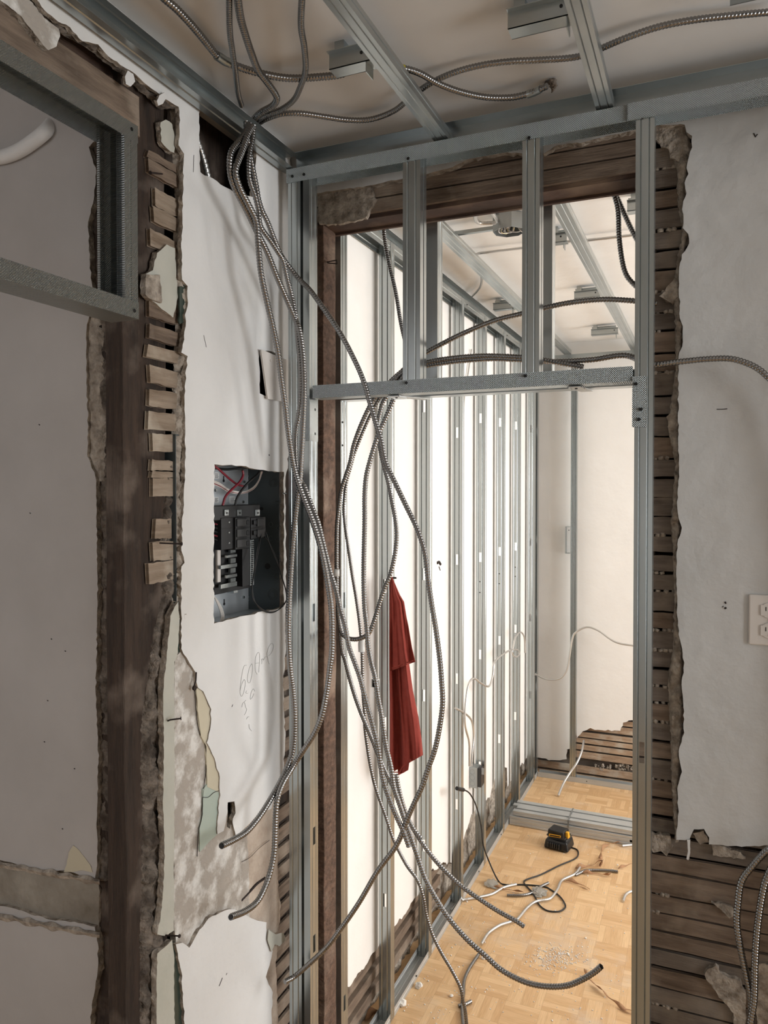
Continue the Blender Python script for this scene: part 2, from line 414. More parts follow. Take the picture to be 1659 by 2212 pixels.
# ---- left wall (plane X=-1.0): white painted coat with traced broken edge, older coats and laths behind it
edge_top = [(-40, -60), (40, -40), (80, 0), (96, 22), (125, 46), (142, 53), (166, 75), (178, 89), (212, 96), (229, 116), (260, 140), (275, 149), (292, 159), (311, 178), (338, 198), (362, 217), (386, 231), (388, 241), (386, 313), (398, 333),
            (397, 354), (396, 408), (394, 454), (394, 499), (391, 535), (394, 571), (393, 604), (405, 618), (406, 653), (400, 680), (401, 705), (392, 762), (405, 769), (399, 836), (401, 988), (397, 1064), (392, 1190), (399, 1216), (392, 1224), (392, 1300),
            (392, 1401), (409, 1431), (422, 1452), (428, 1486), (439, 1494), (456, 1532), (454, 1575), (447, 1604), (464, 1638), (475, 1680), (475, 1709), (470, 1802), (483, 1795), (486, 1783), (489, 1765), (492, 1733), (506, 1731), (509, 1757), (503, 1768), (502, 1776), (510, 1808),
            (530, 1787), (549, 1768), (561, 1760), (586, 1747), (591, 1730), (612, 1700)]
white = edge_top + [(613, 1660), (616, 1600), (614, 1540), (611, 1480), (616, 1440), (618, 1200), (616, 1040), (622, 1000), (626, 900), (626, 800), (628, 372), (628, 200), (300, -70)]
hole_top = [(431, 200), (452, 222), (470, 239), (497, 254), (520, 268), (552, 292), (553, 330), (552, 380), (548, 426), (520, 419), (505, 415), (486, 404), (460, 386), (441, 378), (433, 372), (431, 300)]
hole_panel = [(463, 1003), (520, 1006), (560, 1015), (613, 1019), (613, 1180), (613, 1311), (540, 1328), (462, 1347), (462, 1180)]
hole_plate = [(560, 756), (590, 760), (618, 780), (616, 850), (590, 860), (561, 850)]
wl = struct(sheet('wall_left', [M['white'], M['broken']], 'x', XL, [white, hole_top, hole_panel, hole_plate], .010))
# lower white patch
sheet('painted_coat', [M['white'], M['broken']], 'x', XL + .001, [[(380, 2040), (394, 2036), (409, 2047), (426, 2017), (451, 1984), (485, 1967), (506, 1964), (544, 1984), (576, 1992), (577, 2017), (589, 2055), (582, 2085), (574, 2110), (589, 2144), (585, 2290), (402, 2290), (399, 2212), (392, 2100)]], .008, wl)
# older coats
sheet('old_plaster_coat', [M['old'], M['broken']], 'x', XL - .007, [[(377, 1420), (392, 1405), (425, 1440), (450, 1500), (480, 1600), (490, 1700), (515, 1740), (534, 1800), (538, 1900), (540, 1990), (520, 2060), (430, 2070), (400, 2045), (380, 2035), (376, 1990), (376, 1500)], [(492, 1733), (507, 1731), (509, 1757), (501, 1769), (497, 1790), (490, 1786)]], .015, wl, jag=1.2)
sheet('brown_coat', [M['brown_coat'], M['broken']], 'x', XL - .009, [[(500, 1790), (540, 1760), (596, 1722), (602, 1760), (600, 1900), (606, 1960), (600, 2030), (596, 2090), (604, 2290), (560, 2290), (520, 2060), (480, 1960)]], .012, wl)
sheet('cream_paint_layer', [M['creamp'], M['creamp']], 'x', XL - .003, [[(424, 1486), (442, 1492), (462, 1532), (458, 1600), (475, 1640), (480, 1685), (474, 1712), (448, 1700), (446, 1640), (446, 1612), (434, 1590), (428, 1540)]], .004, wl, jag=.5)
sheet('green_paint_layer', [M['greenp'], M['greenp']], 'x', XL - .0035, [[(438, 1706), (452, 1690), (476, 1704), (480, 1760), (472, 1800), (455, 1815), (432, 1840), (431, 1790), (438, 1760)]], .004, wl, jag=.5)
sheet('corner_strip', [M['palep'], M['broken']], 'x', XL - .002, [[(378, 1310), (385, 1300), (388, 1340), (384, 1410), (377, 1430), (377, 1700), (376, 1900), (376, 2010), (360, 2022), (340, 2018), (350, 1960), (356, 1850), (352, 1740), (354, 1600), (352, 1500), (362, 1400), (368, 1330)]], .014, wl, jag=1)
sheet('corner_strip', [M['palep'], M['broken']], 'x', XL - .002, [[(340, 2060), (372, 2030), (376, 2060), (378, 2290), (340, 2290), (338, 2140)]], .014, wl, jag=1)
sheet('dark_paint_layer', [M['darkg']], 'x', XL - .006, [[(378, 1300), (395, 1300), (395, 1400), (380, 1415)]], .004, wl, jag=.4)
sheet('dark_paint_layer', [M['darkg']], 'x', XL - .006, [[(374, 2036), (388, 2038), (392, 2100), (400, 2200), (402, 2290), (374, 2290)]], .004, wl, jag=.6)
sheet('dark_paint_layer', [M['darkg']], 'x', XL - .007, [[(388, 620), (410, 612), (412, 690), (388, 700)]], .004, wl, jag=.4)
# torn paint flaps at the bottom corner by the metal studs
sheet('paint_flap', [M['palep'], M['broken']], 'x', XL + .006, [[(580, 2008), (596, 2018), (612, 2014), (618, 2030), (604, 2044), (594, 2040), (586, 2056), (578, 2030)]], .002, wl, jag=.6)
# loose curls along the upper break
for q in ([(276, 152), (288, 160), (292, 176), (282, 187), (272, 182), (270, 165)], [(344, 206), (356, 199), (361, 210), (352, 224), (342, 228), (339, 218)]):
    sheet('loose_flake', [M['white'], M['broken']], 'x', XL + .008, [q], .006, wl, 6, .6)
# plaster keys behind the loosened edge, top and right of the opening
rough('broken_key', M['broken'], 'x', XL - .02, [(228, 372, 392), (260, 374, 394), (330, 376, 398), (400, 383, 400), (600, 376, 396), (700, 384, 402), (900, 376, 400), (1100, 372, 396), (1300, 372, 392), (1400, 362, 388)], .014, wl, 5, 220, 30, .004, 3)
rough('broken_key', M['rubble'], 'x', XL - .028, [(1000, 350, 378), (1080, 354, 378), (1180, 348, 376), (1290, 350, 376), (1370, 330, 362), (1480, 318, 352), (1560, 305, 362), (1700, 304, 356), (1800, 306, 360), (1900, 306, 364), (2000, 302, 344), (2100, 304, 342), (2290, 302, 345)], .016, wl, 10, 330, 24, .0, 8)
# grey fragments clinging beside the laths
for q, m_ in (([(347, 264), (358, 258), (372, 268), (378, 300), (376, 330), (362, 322), (348, 306)], 'palep'), ([(340, 546), (360, 528), (378, 536), (380, 600), (385, 640), (374, 686), (350, 668), (318, 640), (314, 592), (330, 584)], 'palep'),
              ([(316, 592), (346, 594), (350, 655), (330, 648), (314, 636)], 'broken')):
    sheet('clinging_plaster', [M[m_], M['broken']], 'x', XL - (.012 if m_ == 'palep' else .006), [q], .012, wl, 8, 1.4)
# lath stubs nailed to the post, left of the break
stubs = [(255 + 70, 312, 378, 340, 372, 18, 0), (345, 313, 390, 372, 432, 26, 0), (408, 328, 378, 446, 476, 26, 1), (448, 326, 375, 480, 512, 26, 1), (497, 318, 374, 530, 548, 26, 1),
         (650, 314, 366, 683, 705, 0, 0), (701, 315, 380, 730, 752, 0, 0), (746, 311, 382, 770, 792, 0, 1), (790, 317, 376, 825, 838, 0, 1), (842, 315, 373, 876, 888, 0, 1), (890, 313, 376, 926, 930, 0, 1),
         (938, 323, 372, 974, 978, 0, 1), (994, 320, 372, 1016, 1018, 0, 1), (1018, 322, 372, 1031, 1030, 0, 1), (1034, 325, 360, 1072, 1072, 0, 1), (1122, 328, 352, 1162, 1160, 0, 1), (1172, 324, 368, 1210, 1206, 0, 1), (1218, 315, 366, 1260, 1254, 0, 1)]
for (yt, xa, xb, ybl, ybr, sl, lt) in stubs:
    pa = onX(xa, yt, XL - .027); pb = onX(xa, ybl, XL - .027)
    ya = pa.y; yb_ = onX(xb + 10, yt, XL - .027).y; zt = pa.z; zb = pb.z
    tl = random.uniform(-.003, .003)
    if sl: zt -= 0
    m_ = MB(); n_ = 7
    for k in range(n_):
        pass
    top = [(XL - .027, ya + (yb_ - ya) * k / n_, zt + tl * k / n_ + random.uniform(-.0012, .0012)) for k in range(n_ + 1)]
    bot = [(XL - .027, ya + (yb_ - ya) * k / n_, zb + tl * k / n_ + random.uniform(-.0012, .0012)) for k in range(n_, -1, -1)]
    m_.prism([(XL - .027 + .0, y_ + (random.uniform(-.003, .003) if i in (0, 2 * n_ + 1) else 0), z_) for i, (x_, y_, z_) in enumerate(top + bot)], (.009, 0, 0))
    m_.build('lath', M['lathl' if lt else 'lath'], wl, .0012)
# laths seen at the right end of the left wall, low down beside the first metal stud, and through the gaps
for k in range(12):
    z0 = onX(610, 1738 + k * 41, XL - .03).z
    MB().box((XL - .030, 1.60, z0 - .034), (XL - .021, 1.75, z0)).build('lath', M['lath'], wl, .001)
for k in range(9):
    z0 = onX(610, 1330 + k * 44, XL - .03).z
    MB().box((XL - .030, 1.64, z0 - .036), (XL - .021, 1.75, z0)).build('lath', M['lath'], wl, .001)
MB().box((-1.12, 1.27, 0), (-1.11, 1.86, 2.63)).box((-1.108, 1.70, 0), (XL - .034, 1.778, 2.63)).build('back_coat', M['timber'], wl)
MB().box((-1.12, .15, 2.445), (-1.11, 1.27, 2.63)).build('back_coat', M['grey'], wl)
# pencil note "60 Amp" and the scrawl under it
def cr(pts, s=8.295, ox=440, oy=1380): return [onX(ox + x / s, oy + y / s, XL + .0006) for x, y in pts]
hw = MB()
for st in ([(770, 475), (735, 475), (712, 520), (690, 620), (668, 760), (655, 880), (655, 980), (680, 1032), (710, 980), (740, 860), (742, 760), (728, 728), (700, 770), (668, 860), (650, 950)],
           [(862, 445), (825, 510), (797, 620), (785, 730), (800, 785), (830, 780), (855, 690), (875, 560), (872, 470), (862, 445)],
           [(960, 635), (930, 580), (922, 440), (938, 310), (975, 242), (1000, 270), (1000, 400), (988, 600)], [(925, 440), (995, 430)],
           [(1035, 360), (1045, 400), (1038, 450)], [(1038, 400), (1060, 350), (1075, 385)], [(1075, 385), (1095, 330), (1110, 320), (1135, 325)],
           [(1175, 455), (1150, 370), (1135, 260), (1165, 150), (1215, 80), (1248, 110), (1240, 190), (1200, 270), (1165, 300)],
           [(912, 940), (895, 895), (860, 940), (838, 1020), (835, 1085), (870, 1050), (900, 980)], [(760, 1100), (700, 1160), (685, 1225)], [(735, 1140), (750, 1220), (772, 1260), (755, 1320), (730, 1365)], [(770, 930), (755, 970), (790, 975)],
           [(765, 1440), (790, 1400), (815, 1400)], [(812, 1530), (820, 1600), (860, 1650)]):
    hw.tube(catmull(cr(st), .003), .00045, 5)
hw.build('pencil_note', M['pencil'], wl)

# ---- grey wall of the side room (plane Y=1.15), its broken chair-rail band and rough right end
gy = YC
ge = [(-500, -300), (150, -300), (205, 250), (210, 300), (192, 318), (200, 345), (208, 372), (203, 430), (190, 480), (193, 560), (200, 640), (186, 720), (186, 800), (190, 900), (188, 985), (206, 1030), (209, 1100), (211, 1300), (207, 1500), (213, 1640), (209, 1750), (210, 1870), (205, 1905),
      (160, 1885), (140, 1880), (95, 1884), (40, 1868), (0, 1858), (-500, 1760)]
wg = struct(sheet('wall_side', [M['grey'], M['broken']], 'y', gy, [ge], .018))
sheet('painted_coat', [M['grey'], M['broken']], 'y', gy, [[(-500, 1830), (-60, 1945), (0, 1957), (40, 1965), (100, 1985), (130, 1988), (170, 1994), (205, 2002), (212, 2040), (211, 2100), (205, 2140), (198, 2170), (190, 2290), (-500, 2290)]], .018, wg)
sheet('stripped_band', [M['stain'], M['broken']], 'y', gy + .008, [[(-500, 1720), (0, 1840), (214, 1880), (214, 2020), (0, 1985), (-500, 1870)]], .01, wg)
rough('broken_edge', M['broken'], 'y', gy + .008, [(1862, 0, 1)] and [(640, 190, 214), (720, 184, 222), (900, 184, 226), (990, 190, 226), (1040, 204, 226)], .004, wg, 6, 90, 30, 0, 2)
for yy, dy in ((1868, 0), (1980, 0)):
    vs = []
    o = MB(); pts = []
    for k in range(46):
        x = -10 + k * 5; y = yy + .17 * x * (1 if yy < 1900 else 1.1) + 4 * noise.noise(Vector((x * .05, yy, 0)))
        h = 7 + 6 * noise.noise(Vector((x * .04, 9 + yy, 0)))
        a = onY(x, y - h, gy - .001); b = onY(x, y + h, gy - .001); m = onY(x, y, gy - .007 - .004 * noise.noise(Vector((x * .1, 3, 0))))
        pts += [a, m, b]
    o.add(pts, [(3 * k + j, 3 * k + 3 + j, 3 * k + 4 + j, 3 * k + 1 + j) for k in range(45) for j in (0, 1)])
    o.build('broken_edge', M['broken'], wg)
sheet('cream_patch', [M['creamp'], M['broken']], 'y', gy - .001, [[(148, 1842), (158, 1826), (172, 1838), (195, 1868), (200, 1885), (178, 1880), (158, 1884), (138, 1884), (144, 1868)]], .003, wg, 8, .8)
rough('stripped_end', M['timber'], 'y', gy + .014, [(270, 196, 246), (700, 196, 246), (1000, 206, 246), (1500, 206, 246), (2290, 196, 246)], .010, wg, 7, 260, 24, -.004, 5)
rough('broken_key', M['rubble'], 'y', gy + .012, [(690, 212, 240), (900, 214, 240), (1200, 218, 242), (1500, 214, 240), (1700, 216, 243), (1900, 212, 238)], .008, wg, 6, 200, 26, -.002, 12)
boxs('wall_side_core', (-3.2, 1.18, 0), (-1.12, 1.26, 2.63), M['grey'])
# curved cove moulding on the side room wall
cv = [onY(x, y, gy - .012) for x, y in ((-60, 345), (0, 340), (40, 326), (75, 303), (98, 284))] + [onY(112, 268, gy + .012)]
MB().tube(catmull(cv, .01), .014, 14).build('cove_moulding', M['white'], wg)
# timber post at the corner
pz = MB(); NZ = 60
def roughbox(x0, y0, x1, y1, z0, z1, nz=60, a=.002, seed=0):
    mb = MB(); vs = []
    ring = [(x0, y0), ((x0 + x1) / 2, y0), (x1, y0), (x1, (y0 + y1) / 2), (x1, y1), ((x0 + x1) / 2, y1), (x0, y1), (x0, (y0 + y1) / 2)]
    for j in range(nz + 1):
        z = z0 + (z1 - z0) * j / nz
        for x, y in ring:
            q = Vector((x * 20, y * 20, z * 9 + seed)); vs.append((x + a * noise.noise(q), y + a * noise.noise(q + Vector((9, 9, 9))), z))
    fs = [(j * 8 + k, j * 8 + (k + 1) % 8, j * 8 + 8 + (k + 1) % 8, j * 8 + 8 + k) for j in range(nz) for k in range(8)]
    mb.add(vs, fs).add(vs[:8], [tuple(range(7, -1, -1))]).add(vs[-8:], [tuple(range(8))])
    return mb
tag(roughbox(-1.075, 1.14, -1.03, 1.262, 0, 2.62, 90, .003).build('timber_post', M['timber'], bevel=.002), 'dark rough-sawn timber post at the corner between the grey wall and the lath stubs', 'post')
# boards over the side opening
tb = onX(301, 210, XL - .02); bb = onX(301, 262, XL - .02)
tag(roughbox(XL - .045, .1, XL - .02, onX(302, 230, XL - .02).y, bb.z - .03, tb.z, 4, .002).build('header_board', M['lath'], bevel=.002), 'weathered reddish timber board lying along the top of the side doorway, above the metal frame', 'board', )
tag(roughbox(XL - .09, .1, XL - .05, 1.3, tb.z + .002, 2.62, 4, .003).build('header_timber', M['timberh'], bevel=.002), 'dark recessed timber beam behind the broken plaster above the side doorway', 'beam')
sheet('clinging_plaster', [M['old'], M['broken']], 'x', XL - .008, [[(-40, -40), (40, -20), (70, 5), (95, 38), (126, 62), (130, 78), (122, 100), (104, 108), (94, 98), (70, 66), (50, 40), (0, 0), (-40, -10)]], .012, wl, 8, 1.5)
rough('broken_key', M['rubble'], 'x', XL - .015, [(-5, 60, 92), (22, 75, 104), (46, 108, 134), (75, 142, 170), (100, 190, 232), (140, 240, 268), (160, 268, 298), (198, 310, 345), (236, 352, 392)], .01, wl, 6, 120, 40, 0, 4)

# ---- wall between the rooms (plane Y=1.76), with the stripped doorway
lintel = [(628, 425), (683, 418), (735, 410), (791, 402), (855, 389), (919, 377), (977, 361), (1008, 345), (1050, 335), (1085, 329), (1130, 332), (1174, 332), (1206, 313), (1264, 306), (1320, 292), (1366, 281), (1410, 272), (1479, 269),
          (1483, 285), (1495, 294), (1495, 318), (1487, 342), (1483, 363), (1487, 375), (1479, 395), (1483, 418), (1475, 444), (1475, 493), (1487, 505), (1489, 526), (1473, 550), (1467, 587), (1469, 688), (1475, 705), (1474, 749), (1467, 762), (1465, 810), (1465, 973), (1467, 1010), (1463, 1095),
          (1466, 1120), (1473, 1140), (1463, 1175), (1461, 1231), (1463, 1311), (1466, 1371), (1478, 1432), (1473, 1472), (1476, 1517), (1478, 1583), (1466, 1623), (1473, 1668), (1463, 1703), (1466, 1754), (1461, 1814), (1489, 1814), (1499, 1791), (1521, 1791), (1532, 1809), (1531, 1824), (1602, 1829), (1659, 1826), (1760, 1822), (2100, 1800),
          (2100, 0), (1659, 100), (628, 280)]
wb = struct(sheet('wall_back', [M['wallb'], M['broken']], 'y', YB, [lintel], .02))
boxs('wall_back_end', (.5, 1.76, 0), (2.5, 1.857, 2.63), M['white'])
boxs('added_light_blocker', (.5, 1.60, 0), (.62, 1.76, 2.54), M['white'])  # unseen block added to shade the back wall towards the right
bk = MB().box((-.15, 1.858, 0), (2.5, 1.868, 2.63)).box((-1.12, 1.858, 2.44), (-.15, 1.868, 2.63)).build('far_face', M['timberh'], wb)
MB().box((-.152, 1.79, 0), (-.108, 1.858, 2.45)).build('jamb_timber', M['timber'], wb)
for xx in (.05, .34): MB().box((xx, 1.80, 0), (xx + .05, 1.857, 2.6)).build('wall_timber', M['timber'], wb)
gaps = [323, 367, 412, 454, 501, 544, 587, 633, 676, 717, 764, 806, 855, 898, 945, 990, 1034, 1075, 1115, 1155, 1195, 1236, 1276, 1319, 1359, 1402, 1442, 1480, 1517, 1557, 1598, 1638, 1681, 1721, 1761, 1799, 1840, 1879, 1927, 1967, 2005, 2045, 2085, 2128, 2166, 2208, 2250, 2300]
for k in range(len(gaps) - 1):
    za = onY(1405, gaps[k], 1.782).z; zb = onY(1405, gaps[k + 1], 1.782).z
    g = random.choice([.006, .009, .011, .004]); xe = .14 if zb > .95 else .46
    n_ = 10; x0 = -.148; tilt = random.uniform(-.002, .002)
    P_ = [(x0 + (xe - x0) * i / n_, 1.782, za - g / 2 + tilt * i / n_ + random.uniform(-.0012, .0012)) for i in range(n_ + 1)] + [(x0 + (xe - x0) * i / n_, 1.782, zb + g / 2 + tilt * i / n_ + random.uniform(-.0012, .0012)) for i in range(n_, -1, -1)]
    MB().prism(P_, (0, .009, 0)).build('lath', M['lathd' if random.random() < .6 else 'lath'], wb, .0012)
    if random.random() < .45:   # squeezed plaster left in a gap
        mb = MB(); xx = x0 + random.uniform(0, .05)
        for i in range(random.randint(3, 9)):
            c = Vector((xx, 1.786 + random.uniform(-.002, .002), zb)); xx += random.uniform(.008, .018)
            mb.cyl(c - Z * .004, Z + X * random.uniform(-.4, .4), random.uniform(.004, .007), random.uniform(.006, .009), 7)
        mb.build('plaster_key', M['broken'], wb)
rough('broken_key', M['broken'], 'y', YB + .02, [(272, 1452, 1484), (330, 1446, 1496), (370, 1462, 1486), (440, 1462, 1478), (500, 1474, 1488), (560, 1462, 1476), (640, 1452, 1470), (700, 1458, 1476), (800, 1458, 1470), (920, 1440, 1468), (1000, 1458, 1470), (1130, 1448, 1470), (1180, 1452, 1466), (1300, 1456, 1466), (1400, 1452, 1476), (1480, 1440, 1476), (1600, 1448, 1474), (1700, 1450, 1466), (1815, 1458, 1468)], .012, wb, 5, 300, 34, .002, 21)
for q in ([(1408, 275), (1440, 270), (1474, 276), (1480, 310), (1466, 350), (1448, 340), (1444, 322), (1428, 318), (1410, 296)], [(1440, 620), (1458, 600), (1466, 640), (1452, 655), (1424, 640)], [(1400, 1800), (1448, 1806), (1452, 1832), (1440, 1850), (1428, 1838), (1410, 1842)],
          [(1536, 1950), (1560, 1952), (1582, 1960), (1590, 1980), (1576, 1984), (1560, 1968)], [(1532, 2092), (1546, 2086), (1560, 2104), (1600, 2120), (1612, 2160), (1608, 2290), (1588, 2290), (1584, 2190), (1560, 2160), (1530, 2122), (1522, 2106)], [(1630, 2080), (1700, 2090), (1700, 2290), (1640, 2290), (1634, 2180)],
          [(1536, 1822), (1560, 1828), (1600, 1842), (1610, 1856), (1570, 1852), (1540, 1848)], [(1496, 1800), (1520, 1794), (1532, 1820), (1512, 1824)], [(1440, 900), (1462, 880), (1466, 960), (1456, 990), (1446, 940)], [(683, 420), (800, 402), (812, 430), (790, 470), (740, 482), (690, 484)]):
    sheet('clinging_plaster', [M['broken'], M['broken']], 'y', YB + .012, [q], .01, wb, 7, 2)
sheet('loose_flake', [M['white'], M['broken']], 'y', YB - .003, [[(1484, 1814), (1491, 1814), (1491, 1842), (1487, 1858), (1483, 1856), (1486, 1838)]], .002, wb, 6, .5)
# lintel boards above the doorway
hb = [(onY(690, 418, 1.78).z, onY(690, 452, 1.78).z), ]
def zat(px, py, y=1.78): return onY(px, py, y).z
for (z1, z0, nm) in ((2.600, 2.566, 'lath'), (2.562, 2.530, 'lath'), (2.526, 2.494, 'lath'), (2.490, 2.456, 'lath')):
    MB().box((-1.1, 1.781, z0), (-.12, 1.792, z1)).build('lath', M['lath'], wb, .0015)
tag(roughbox(-.99, 1.793, -.15, 1.857, 2.446, 2.60, 4, .002).build('door_header', M['timberh'], bevel=.003), 'dark reddish timber beam across the top of the stripped doorway, above the metal header track', 'beam')
px0 = onY(699, 1000, 1.785)
tag(roughbox(-1.02, 1.785, px0.x, 1.857, 0, 2.445, 90, .002, 4).build('door_jamb', M['jamb'], bevel=.002), 'dark rough-sawn timber door post with saw marks, behind the paired metal studs', 'post')

# ---- far room
fl_edge = [(700, 470), (1150, 770), (1150, 1640), (1100, 1648), (1079, 1664), (1066, 1690), (1059, 1719), (1030, 1748), (1019, 1757), (1012, 1780), (1005, 1800), (985, 1862), (953, 1866), (924, 1893), (895, 1944), (870, 1980), (842, 2015), (805, 2063), (773, 2102), (742, 2153), (700, 2220), (640, 2290), (640, 430)]
base = sorted(((onX(x, y, XL).y, onX(x, y, XL).z) for x, y in [(1096, 1655), (1079, 1664), (1066, 1690), (1059, 1719), (1030, 1748), (1019, 1757), (1012, 1780), (1005, 1800), (985, 1862), (953, 1866), (924, 1893), (895, 1944), (870, 1980), (842, 2015), (805, 2063), (773, 2102), (742, 2153), (700, 2220)]))
bm = MB(); P = []
for k in range(281):
    y = 1.87 + 2.77 * k / 280
    zb0 = base[0][1] if y < base[0][0] else .12
    for p_, q_ in zip(base, base[1:]):
        if p_[0] <= y <= q_[0]: zb0 = p_[1] + (q_[1] - p_[1]) * (y - p_[0]) / max(1e-6, q_[0] - p_[0]); break
    P.append(Vector((XL, y, max(.02, zb0 + .022 * noise.noise(Vector((y * 14, 0, 5))) + .010 * noise.noise(Vector((y * 45, 0, 2)))))))
for a, b in zip(P, P[1:]):
    for z0, z1 in ((None, 2.63),):
        bm.add([a, b, (XL, b.y, 2.63), (XL, a.y, 2.63)], [(0, 1, 2, 3)], 0)
        bm.add([a, b, b - X * .02, a - X * .02], [(0, 3, 2, 1)], 1)
wf = struct(bm.build('wall_far_left', [M['cream'], M['broken']]))
rough('broken_base', M['rubble'], 'x', XL - .022, [(1500, 640, 1160), (2300, 640, 1160)], .0, wf, 2, 2)
bpy.data.objects.remove(bpy.data.objects[wf.children[0].name])
g = MB(); vs = []; NY, NZ_ = 260, 26
for j in range(NY + 1):
    for k in range(NZ_ + 1):
        y = 1.86 + 2.8 * j / NY; z = .48 * k / NZ_; q = Vector((1, y, z)) * 18
        vs.append((XL - .03 + .016 * (noise.noise(q) + .6 * noise.noise(q * 2.6)), y, z))
g.add(vs, [(j * (NZ_ + 1) + k, (j + 1) * (NZ_ + 1) + k, (j + 1) * (NZ_ + 1) + k + 1, j * (NZ_ + 1) + k + 1) for j in range(NY) for k in range(NZ_)], 0, True)
g.build('exposed_masonry', M['broken'], wf)
for k in range(3):
    MB().box((XL - .028, 1.87, .06 + .06 * k), (XL - .008, 2.95, .095 + .06 * k)).build('lath', M['lath'], wf, .001)
# far wall
YF = 4.66
fe = [(1000, 300), (1700, 300), (1700, 1500), (1420, 1530), (1365, 1556), (1346, 1561), (1340, 1579), (1300, 1577), (1285, 1577), (1275, 1572), (1259, 1580), (1244, 1597), (1236, 1614), (1224, 1619), (1224, 1640), (1190, 1642), (1159, 1636), (1000, 1630)]
P = [(onY(x, y, YF)) for x, y in fe]
wff = struct(sheet('wall_far', [M['cream'], M['broken']], 'y', YF, [[(1080, 400), (1900, 400), (1900, 1640), (1500, 1600), (1420, 1555)] + fe[4:17] + [(1140, 1634), (1080, 1630)]], .02, None, 6, 1.5))
MB().box((-1.1, YF + .06, 0), (2.5, YF + .08, 2.63)).build('wall_core', M['lathd'], wff)
for k, (ya, yb_) in enumerate(((1566, 1581), (1586, 1597), (1600, 1610), (1614, 1625), (1629, 1643), (1660, 1675), (1680, 1696), (1552, 1563))):
    za, zb = onY(1300, ya, YF + .025).z, onY(1300, yb_, YF + .025).z
    MB().box((-1.02 if k > 4 else onY(1238, 1600, YF).x, YF + .022, zb), (1.2, YF + .032, za)).build('lath', M['lathf'], wff, .001)
mb = MB()
for i in range(60):
    p = onY(random.uniform(1285, 1380), random.uniform(1652, 1662), YF + .03); r = random.uniform(.003, .008)
    mb.cyl(p, (random.uniform(-1, 1), random.uniform(-1, 1), random.uniform(-1, 1)), r, r * 1.4, 6)
mb.build('rubble', M['broken'], wff)['kind'] = 'stuff'
MB().box((-1.1, 4.75, 0), (2.6, 4.85, 2.63)).build('wall_far_core', M['cream'], wff)

# ================================================================== METAL FRAMING
STF = 'metal studs of the framing'
YP = 1.654; D = .043
def top(o, label, cat, group=None): return tag(o, label, cat, group)
# partition in front of the old doorway wall
t = channel('metal_track', M['dimx'], (-.972, YP, 2.545), Y, -Z, X, 1.9, web=D, fl=.034, lip=0, groove=False)
top(t, 'long galvanised top track with dimpled face running over the doorway under the ceiling', 'track')
for px, py in ((632, 381), (657, 377), (882, 343), (1143, 298), (1388, 253)): screw(onY(px, py, YP) - Y * .002, Y, t)
MB().box((-.158, YP - .003, 2.5115), (.93, YP - .0012, 2.546)).build('lapped_end', M['dimx'], t)
t = channel('wall_track', M['steelh'], (-.972, 1.705, 2.548), Z, -Y, X, 1.9, web=.045, fl=.032, lip=0, groove=False)
top(t, 'dark galvanised ceiling edge track lying on top of the doorway partition', 'track')
t = channel('wall_track', M['steelh'], (-.990, -.6, 2.548), Z, X, Y, 2.28, web=.04, fl=.036, lip=0, groove=True)
top(t, 'galvanised ceiling edge track along the left wall above the electrical panel', 'track')
def stud(label, x, y, z0, z1, U=X, V=Y, web=.036, fl=.041, holes=(), group=None, mat='steel', name='metal_stud'):
    o = channel(name, M[mat], (x, y, z0), U, V, Z, z1 - z0, web=web, fl=fl, holes=[h - z0 for h in holes])
    return top(o, label, 'stud', group)
xa, xb = onY(623, 1000, YP).x, onY(649, 1000, YP).x
s_ = stud('leftmost galvanised stud of the partition, tight against the left wall beside the electrical panel', xa, YP + .0015, 0, 2.543, web=xb - xa)
xc = onY(668, 1000, YP).x
s2 = channel('metal_stud', M['steel'], (xc, YP + .0015, 0), Y, -X, Z, 2.543, web=.041, fl=xc - onY(655, 1000, YP).x, lip=0, holes=[onX(681, 1322, xc).z, onX(681, 1803, xc).z, .6])
top(s2, 'galvanised stud at the left side of the metal door frame, slotted holes facing the opening', 'stud')
# lap sleeve where the header track folds down on the jamb stud
def fold(parent, pxa, pxb, ya, yb, Yv, mat='dimx'):
    a = onY(pxa, ya, Yv); b = onY(pxb, yb, Yv)
    return MB().box((a.x, Yv - .0014, b.z), (b.x, Yv - .0002, a.z)).build('folded_end', M[mat], parent)
hz = 1.973
xh0 = onY(676, 840, YP).x; xh1 = onY(1367, 800, YP).x
ht = channel('metal_track', M['dimx'], (xh0, YP - .001, hz), Y, Z, X, xh1 - xh0, web=D + .002, fl=.031, lip=0, groove=False)
top(ht, 'galvanised header track with dimpled face across the doorway, just below the short studs', 'track')
for px, py in ((878, 827), (1135, 812)): screw(onY(px, py, YP - .001) - Y * .002, Y, ht)
f1 = fold(ht, 652, 669, 855, 952, YP)
MB().box((xc + .0006, YP, onY(660, 952, YP).z), (xc + .0018, YP + D, onY(660, 858, YP).z)).build('folded_end', M['steel'], ht)
for py in (885, 937): screw(onX(681, py, xc + .002), -X, ht)
fold(ht, 1366, 1396, 814, 922, YP - .0012)
for px, py in ((1373, 829), (1384, 884), (1380, 906)): screw(onY(px, py, YP - .004) - Y * 0, Y, ht)
for px in (870, 1128):
    a, b = onY(px, 500, YP).x, onY(px + 37, 500, YP).x
    stud('short galvanised stud above the doorway, %s' % ('nearer the left jamb' if px < 1000 else 'in the middle of the header'), a, YP + .0015, hz + .003, 2.543, web=b - a)
a = onY(1372, 600, YP).x
stud('tall galvanised stud forming the right side of the metal door frame, beside the exposed laths', a, YP + .0015, 0, 2.543, web=.036, holes=(1.2, .6))
